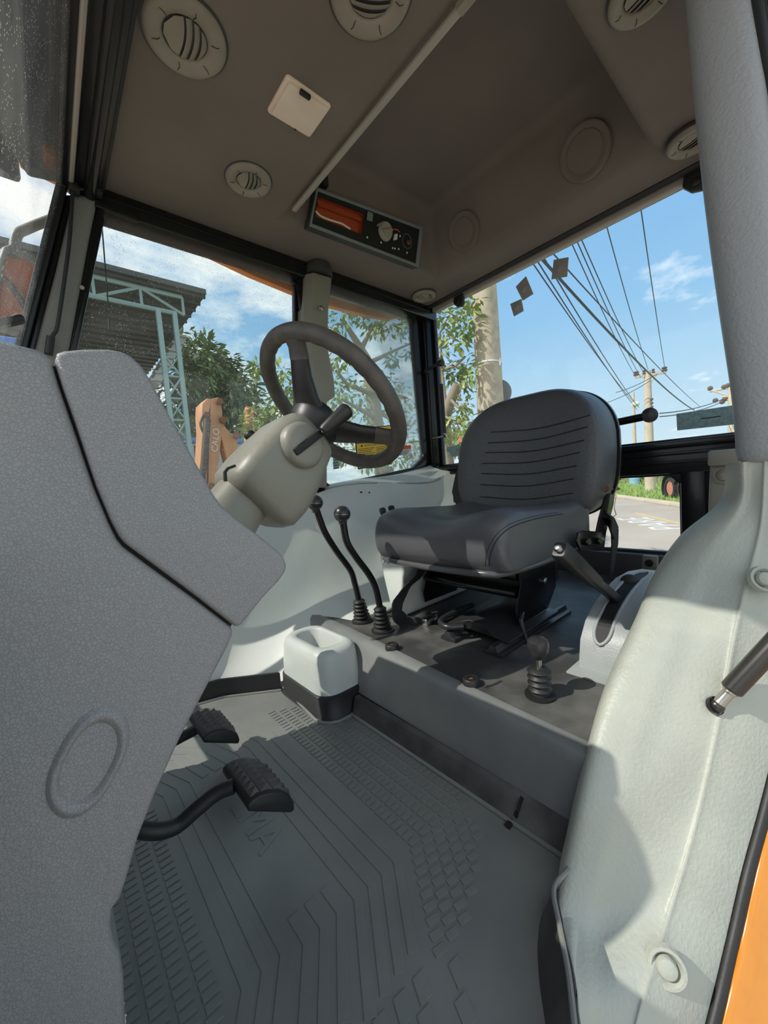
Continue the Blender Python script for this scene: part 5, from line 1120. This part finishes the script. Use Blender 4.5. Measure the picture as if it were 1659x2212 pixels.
# broad-leaved tree close behind the quarter window
TY = 5.6
b = at(806, 800, Y=TY); base = V((b.x, TY, GZ))
tr1 = thing('leafy_tree', 'leafy tree with bright broad leaves and pale trunk behind the quarter window', 'tree', base)
mk('trunk', tube([base, V((b.x+0.05,TY,0.6)), at(802,830,Y=TY), at(790,775,Y=TY), at(768,735,Y=TY), at(740,690,Y=TY)], [0.17,0.15,0.13,0.10,0.06,0.03], 10), M['bark'], tr1)
for ph in ([(795,785),(830,768),(868,750),(905,735)], [(780,755),(800,715),(830,690),(850,670)], [(802,830),(840,850),(880,860)], [(800,850),(750,830),(725,800)], [(806,900),(770,880),(735,860)], [(806,880),(850,910),(890,920)]):
    mk('branch', tube([at(x, y, Y=TY-0.05) for x, y in ph], [0.05,0.035,0.025,0.012][:len(ph)], 7), M['bark'], tr1)
sh = []
for x, y, r in ((735,680,36),(770,668,36),(805,690,40),(845,700,40),(880,705,30),(715,720,26),(735,770,28),(720,830,34),(750,850,44),(790,870,45),(840,830,28),(870,860,40),(895,900,36),(820,920,44),(770,930,40),(880,950,34),(720,920,36),(740,975,34),(800,985,36),(860,990,36),(900,985,26),(718,870,30),(850,775,20),(890,760,22)):
    c = at(x, y, Y=TY + rnd.uniform(-0.5, 0.5)); sh.append(cluster(rnd, c, r*0.0078, int(40 + r*1.3), 0.125, 0.030))
mk('foliage', join(*sh), M['leafn'], tr1, weld=False, smooth=False)['kind'] = 'stuff'
# branches of a second tree by the concrete pole
b = at(960, 905, X=4.9); base = V((b.x, b.y, GZ))
tr2 = thing('leafy_tree', 'leafy tree with a sawn pale limb beside the concrete pole', 'tree', base)
mk('trunk', tube([base, V((b.x,b.y,0.4)), at(960,905,X=4.9), at(972,868,X=4.9), at(989,830,X=4.9)], [0.14,0.12,0.095,0.085,0.075], 10), M['bark'], tr2)
for ph in ([(965,890),(955,800),(950,720),(965,690),(1000,675)], [(975,865),(990,880),(1012,872)], [(962,900),(985,915),(1010,905)], [(955,800),(985,790),(1005,770)]):
    mk('branch', tube([at(x, y, X=4.85) for x, y in ph], [0.03,0.022,0.017,0.012,0.007][:len(ph)], 6), M['bark'], tr2)
sh = []
for x, y, r in ((950,690,20),(970,680,22),(995,670,24),(1012,690,20),(1018,655,18),(960,720,18),(985,735,16),(997,738,14),(1000,790,24),(975,800,20),(990,815,24),(1012,805,18),(1005,840,18),(1000,875,16),(985,895,18),(970,910,16),(1010,910,16),(995,925,16),(960,935,16),(950,760,14),(1005,715,14)):
    c = at(x, y, X=4.9 + rnd.uniform(-0.3, 0.3)); sh.append(cluster(rnd, c, r*0.0082, int(18 + r*1.1), 0.12, 0.028))
mk('foliage', join(*sh), M['leafn'], tr2, weld=False, smooth=False)['kind'] = 'stuff'
# young plant between the machines
b = at(575, 960, Y=6.6); base = V((b.x, 6.6, GZ)); tr3 = thing('leafy_shrub', 'bright leafy shrub left of the steering wheel behind the column', 'shrub', base)
mk('stem', tube([base, at(575,980,Y=6.6), at(590,900,Y=6.6), at(600,850,Y=6.6)], [0.08,0.06,0.04,0.015], 8), M['bark'], tr3)
sh = []
for x, y, r in ((545,905,22),(570,885,26),(600,865,26),(625,850,24),(560,930,26),(590,910,30),(620,900,30),(548,800,12),(600,940,30),(565,965,28),(535,935,16),(625,830,20),(640,860,20),(610,800,14),(560,790,10)):
    c = at(x, y, Y=6.6 + rnd.uniform(-0.4, 0.4)); sh.append(cluster(rnd, c, r*0.0092, int(22 + r*1.2), 0.14, 0.034))
mk('foliage', join(*sh), M['leafn'], tr3, weld=False, smooth=False)['kind'] = 'stuff'
# big mango tree
MY = 17.0; b = at(460, 950, Y=MY); base = V((b.x, MY, GZ)); tr4 = thing('mango_tree', 'large domed dark green tree beside the shed', 'tree', base)
mk('trunk', tube([base, V((b.x,MY,1.0)), V((b.x+0.2,MY,3.5))], [0.4,0.32,0.2], 10), M['bark'], tr4)
sh = []
for x, y, r in ((425,760,38),(445,780,40),(490,795,28),(470,820,45),(410,810,45),(520,840,36),(500,870,45),(440,860,55),(395,870,45),(540,880,34),(480,910,50),(420,920,50),(530,925,40),(385,930,36),(460,960,46),(555,915,26),(400,970,36),(510,975,40)):
    c = at(x, y, Y=MY + rnd.uniform(-1.2, 1.2)); sh.append(cluster(rnd, c, r*0.0215, int(120 + r*5), 0.42, 0.075, 0.5))
mk('foliage', join(*sh), M['leafd'], tr4, weld=False, smooth=False)['kind'] = 'stuff'
# distant tree line beyond the verge and low bushes
for i, (x, X_) in enumerate(((1312,40),(1346,46),(1381,40),(1416,46),(1450,40),(1484,46),(1000,20),(1025,25))):
    c = at(x, 1022 if i < 6 else 955, X=X_); hgt = 3.2 if i < 6 else 2.4; base = V((c.x, c.y, GZ))
    t = thing('verge_bush', ('dark green bush on the horizon beyond the verge, %s from the left' % ORD[i] if i < 6 else 'green bush low beside the concrete pole, the %s one' % ('left' if i == 6 else 'right')), 'bush', base, 'far bushes' if i < 6 else 'bushes by the pole foot')
    mk('stem', tube([base, base + V((0,0,hgt*0.5))], 0.1, 6), M['bark'], t)
    top = base + V((0,0,hgt*0.55)) if i < 6 else V((c.x, c.y, c.z))
    mk('foliage', cluster(rnd, top, hgt*0.42 if i < 6 else 0.9, 420, 0.4, 0.09), M['leafd'] if i < 6 else M['leafn'], t, weld=False, smooth=False)['kind'] = 'stuff'
a, b = at(985,942,X=14), at(1010,962,X=14); t = thing('loading_jib', 'short red sloping crane jib beyond the far corner of the rear window', 'crane jib', V((b.x, b.y, GZ))); mk('mast', tube([V((b.x,b.y,GZ)), b], 0.08, 8), M['grease'], t); mk('jib', obox((a+b)/2, (b-a)/2, (0.12,0,0), V((0,0.3,1)).normalized()*0.11), M['mback'], t, bev=0.02); mk('end_plate', obox(a, (0.14,0,0), (0,0.06,0), (0,0,0.12)), M['grease'], t)
# ---- open shed with lattice column
SY = 12.0
c = at(445, 628, Y=SY); XR, ZR = c.x, c.z
shed = thing('open_shed', 'open-sided shed with a dark sheet roof and teal lattice column', 'shed', V((XR-4, SY+4, GZ)))
rf = mk('roof', box((-22, SY, ZR-0.10), (XR, SY+13, ZR+0.04)), M['tin'], shed)
for i in range(26):
    y = SY + 0.2 + i*0.5; mk('roof_corrugation', tube([(XR-6, y, ZR-0.10), (XR+0.02, y, ZR-0.10)], 0.06, 6), M['tin'], rf)
mk('back_wall', box((-22, SY+9, GZ), (XR-2.6, SY+9.3, ZR-0.1)), M['shed'], shed)
def beam(a, b, r=0.055, nm='truss_bar'): return mk(nm, tube([a, b], r, 6), M['teal'], shed)
zt, zb = ZR-0.22, ZR-0.72; xt = XR-0.6
beam(V((-8,SY+0.3,zt)), V((xt,SY+0.3,zt)), 0.06, 'top_chord'); beam(V((-8,SY+0.3,zb)), V((xt-0.2,SY+0.3,zb)), 0.06, 'bottom_chord')
for i in range(9):
    x = xt - 1.05*i; beam(V((x,SY+0.3,zt)), V((x,SY+0.3,zb)), 0.04); beam(V((x,SY+0.3,zt if i%2 else zb)), V((x-1.05,SY+0.3,zb if i%2 else zt)), 0.04)
cL, cR2 = at(342, 680, Y=SY+0.3).x, at(378, 690, Y=SY+0.3).x
for x, y in ((cL,SY+0.3),(cR2,SY+0.3)): mk('column_leg', box((x-0.06,y-0.06,GZ), (x+0.06,y+0.06,zb)), M['teal'], shed)
for i in range(9):
    z0, z1 = GZ + 0.3 + i*0.62, GZ + 0.3 + (i+1)*0.62
    if z1 > zb: break
    mk('lacing', tube([V((cL if i%2 else cR2,SY+0.3,z0)), V((cR2 if i%2 else cL,SY+0.3,z1))], 0.03, 5), M['teal'], shed); mk('lacing', tube([V((cL,SY+0.3,z1)), V((cR2,SY+0.3,z1))], 0.028, 5), M['teal'], shed)
    mk('lacing', tube([V((cR2 if i%2 else cL,SY+0.3,z0)), V((cL if i%2 else cR2,SY+0.3,z1))], 0.022, 5), M['teal'], shed)
a, b = at(330,835,Y=SY+3), at(388,735,Y=SY+3); mk('stair_stringer', obox((a+b)/2, (b-a)/2, (0,0.5,0), (b-a).cross(V((0,1,0))).normalized()*0.12), M['truck'], shed)
for k in range(7): p = a.lerp(b, k/6.5); mk('stair_tread', box((p.x-0.16,p.y-0.6,p.z+0.05), (p.x+0.16,p.y+0.6,p.z+0.12)), M['truck'], shed)
# ---- other machines
BY = 6.0
def bq_(l): return [at(x, y, Y=BY) for x, y in l]
ex_ = thing('backhoe_boom', 'faded orange folded backhoe boom with white lettering outside the side window', 'boom', V((at(470,1060,Y=BY).x, BY, GZ)))
mk('boom', prism(bq_([(455,862),(472,858),(478,868),(482,905),(480,935),(474,985),(465,1060),(455,1345),(436,1345),(450,1040),(452,940),(448,900)]), (0,0.10,0)), M['boom'], ex_, bev=0.012)
mk('boom_web', prism(bq_([(437,872),(448,860),(458,862),(455,900),(450,930),(447,1060),(444,1140),(428,1140),(432,1050),(438,930),(436,895)]), (0,0.34,0)), M['boom'], ex_, bev=0.012)
mk('dipper', prism(bq_([(481,912),(487,922),(497,934),(510,940),(513,950),(514,975),(520,1060),(505,1060),(492,1000),(482,960),(476,930)]), (0,0.22,0)), M['boom'], ex_, bev=0.012)
mk('ram', tube([at(448,905,Y=BY-0.1), at(441,1000,Y=BY-0.1), at(432,1060,Y=BY-0.1)], 0.05, 12), M['grease'], ex_)
for x, y in ((445,898),(481,908),(473,868),(510,942),(455,1050)): mk('pivot_pin', lathe([(0.05,0),(0.05,0.05),(0.03,0.06),(0,0.06)], at(x, y, Y=BY-0.02), (0,-1,0), 14), M['rust'], ex_)
mk('hose', tube(spline([at(440,895,Y=BY-0.05), at(433,915,Y=BY-0.08), at(441,935,Y=BY-0.05), at(448,915,Y=BY-0.05), at(444,890,Y=BY-0.05)], 20), 0.018, 6), M['grease'], ex_)
a, b = at(469,978,Y=BY-0.012), at(474,930,Y=BY-0.012); xd = (b-a).normalized()
mk('lettering', textshape('CALO', 0.135, a, xd, V((0,1,0)).cross(xd)*-1 if V((0,1,0)).cross(xd).x > 0 else V((0,1,0)).cross(xd), 0.002), M['wht'], ex_, smooth=False)
AY = 9.0; a, b = at(541, 1060, Y=AY), at(538, 880, Y=AY)
t = thing('amber_boom', 'amber upright machine boom with rope loops among the leaves', 'boom', V((a.x, AY, GZ)))
mk('boom', loft([rrect(p, (1,0,0), (0,1,0), r*1.0, r, 0.02, 2) for p, r in ((V((a.x,AY,GZ)),0.14),(a,0.12),(b,0.085))]), M['boom2'], t, sharp=30)
for y in (890, 905, 920): mk('rope', ctube([at(540,y,Y=AY) + V((0.14*math.cos(k*0.5236), 0.14*math.sin(k*0.5236), 0.05*math.sin(k*1.05))) for k in range(12)], 0.012, 5), M['wirew'], t)
a, b = at(396, 944, Y=13), at(530, 950, Y=13)
t = thing('blue_truck', 'blue-topped truck mostly hidden behind the orange boom', 'truck', V(((a.x+b.x)/2, 13, GZ)))
mk('cab_roof', box((a.x, 13, a.z-0.16), (b.x, 15, a.z)), M['blue'], t, bev=0.04); mk('body', box((a.x+0.1, 13.1, GZ+0.5), (b.x-0.1, 14.9, a.z-0.16)), M['truck'], t, bev=0.03)
mk('window_glass', box((a.x+0.3, 13.06, a.z-0.75), (a.x+1.0, 13.1, a.z-0.25)), M['face'], t)
for x in (a.x+0.5, b.x-0.5): mk('wheel', lathe([(0.3,-0.14),(0.48,-0.12),(0.48,0.12),(0.3,0.14),(0,0.12)], V((x,13.1,GZ+0.48)), (0,-1,0), 20), M['tyre'], t)
q = at(577, 1150, Y=1.95); t = thing('orange_fender', 'orange machine fender corner low outside the side window', 'fender', q - V((0,0,0.3)))
mk('fender', obox(q + V((-0.06,0.1,-0.16)), (0.10,0,0), (0,0.12,0), (0,0,0.24)), M['boom2'], t, bev=0.02); mk('fender_edge', tube([q + V((0.04,-0.02,0.08)), q + V((0.04,-0.02,-0.38))], 0.012, 8), M['boom2'], t)
# ---- right mirror and wiper outside the windshield
mr_ = thing('side_mirror', 'large framed side mirror showing orange, outside the windshield', 'mirror', at(40, 720, Y=1.80))
fo = [at(x, y, Y=1.80) for x, y in ((-20,700),(-2,560),(8,532),(24,526),(60,544),(112,580),(100,640),(80,722),(40,718))]; fi = [at(x, y, Y=1.80) for x, y in ((-8,690),(8,566),(16,550),(27,545),(58,558),(98,590),(90,640),(72,706),(38,700))]
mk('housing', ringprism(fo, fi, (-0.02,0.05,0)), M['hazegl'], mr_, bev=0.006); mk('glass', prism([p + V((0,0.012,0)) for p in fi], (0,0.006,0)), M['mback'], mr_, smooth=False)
mk('arm', tube(spline([at(30,560,Y=1.82), at(36,510,Y=1.82), at(60,494,Y=1.82), at(120,470,Y=1.82)], 20), 0.015, 12), M['hazegl'], mr_)
mk('hose', tube(spline([at(8,600,Y=1.79), at(30,625,Y=1.79), at(55,665,Y=1.79), at(72,690,Y=1.79)], 16), 0.010, 8), M['rub'], mr_)
t = thing('wiper', 'dark wiper arm at the lower left of the windshield', 'wiper', at(20,700,Y=1.2))
mk('blade', obox(at(15,696,Y=1.2) , V((0.030,0,0.014)), (0,0.015,0), V((-0.003,0,0.007))), M['rub'], t, bev=0.006)
mk('arm', tube([at(-60,735,Y=1.2), at(0,704,Y=1.2), at(44,683,Y=1.2)], 0.008, 8), M['hazegl'], t)
a = at(-60, 712, Y=4.0); tag(mk('blue_container', box((a.x, 4.0, a.z-1.2), (at(90,712,Y=4.0).x, 4.3, a.z)), M['blue'], bev=0.05), 'blue container low behind the side mirror', 'container')
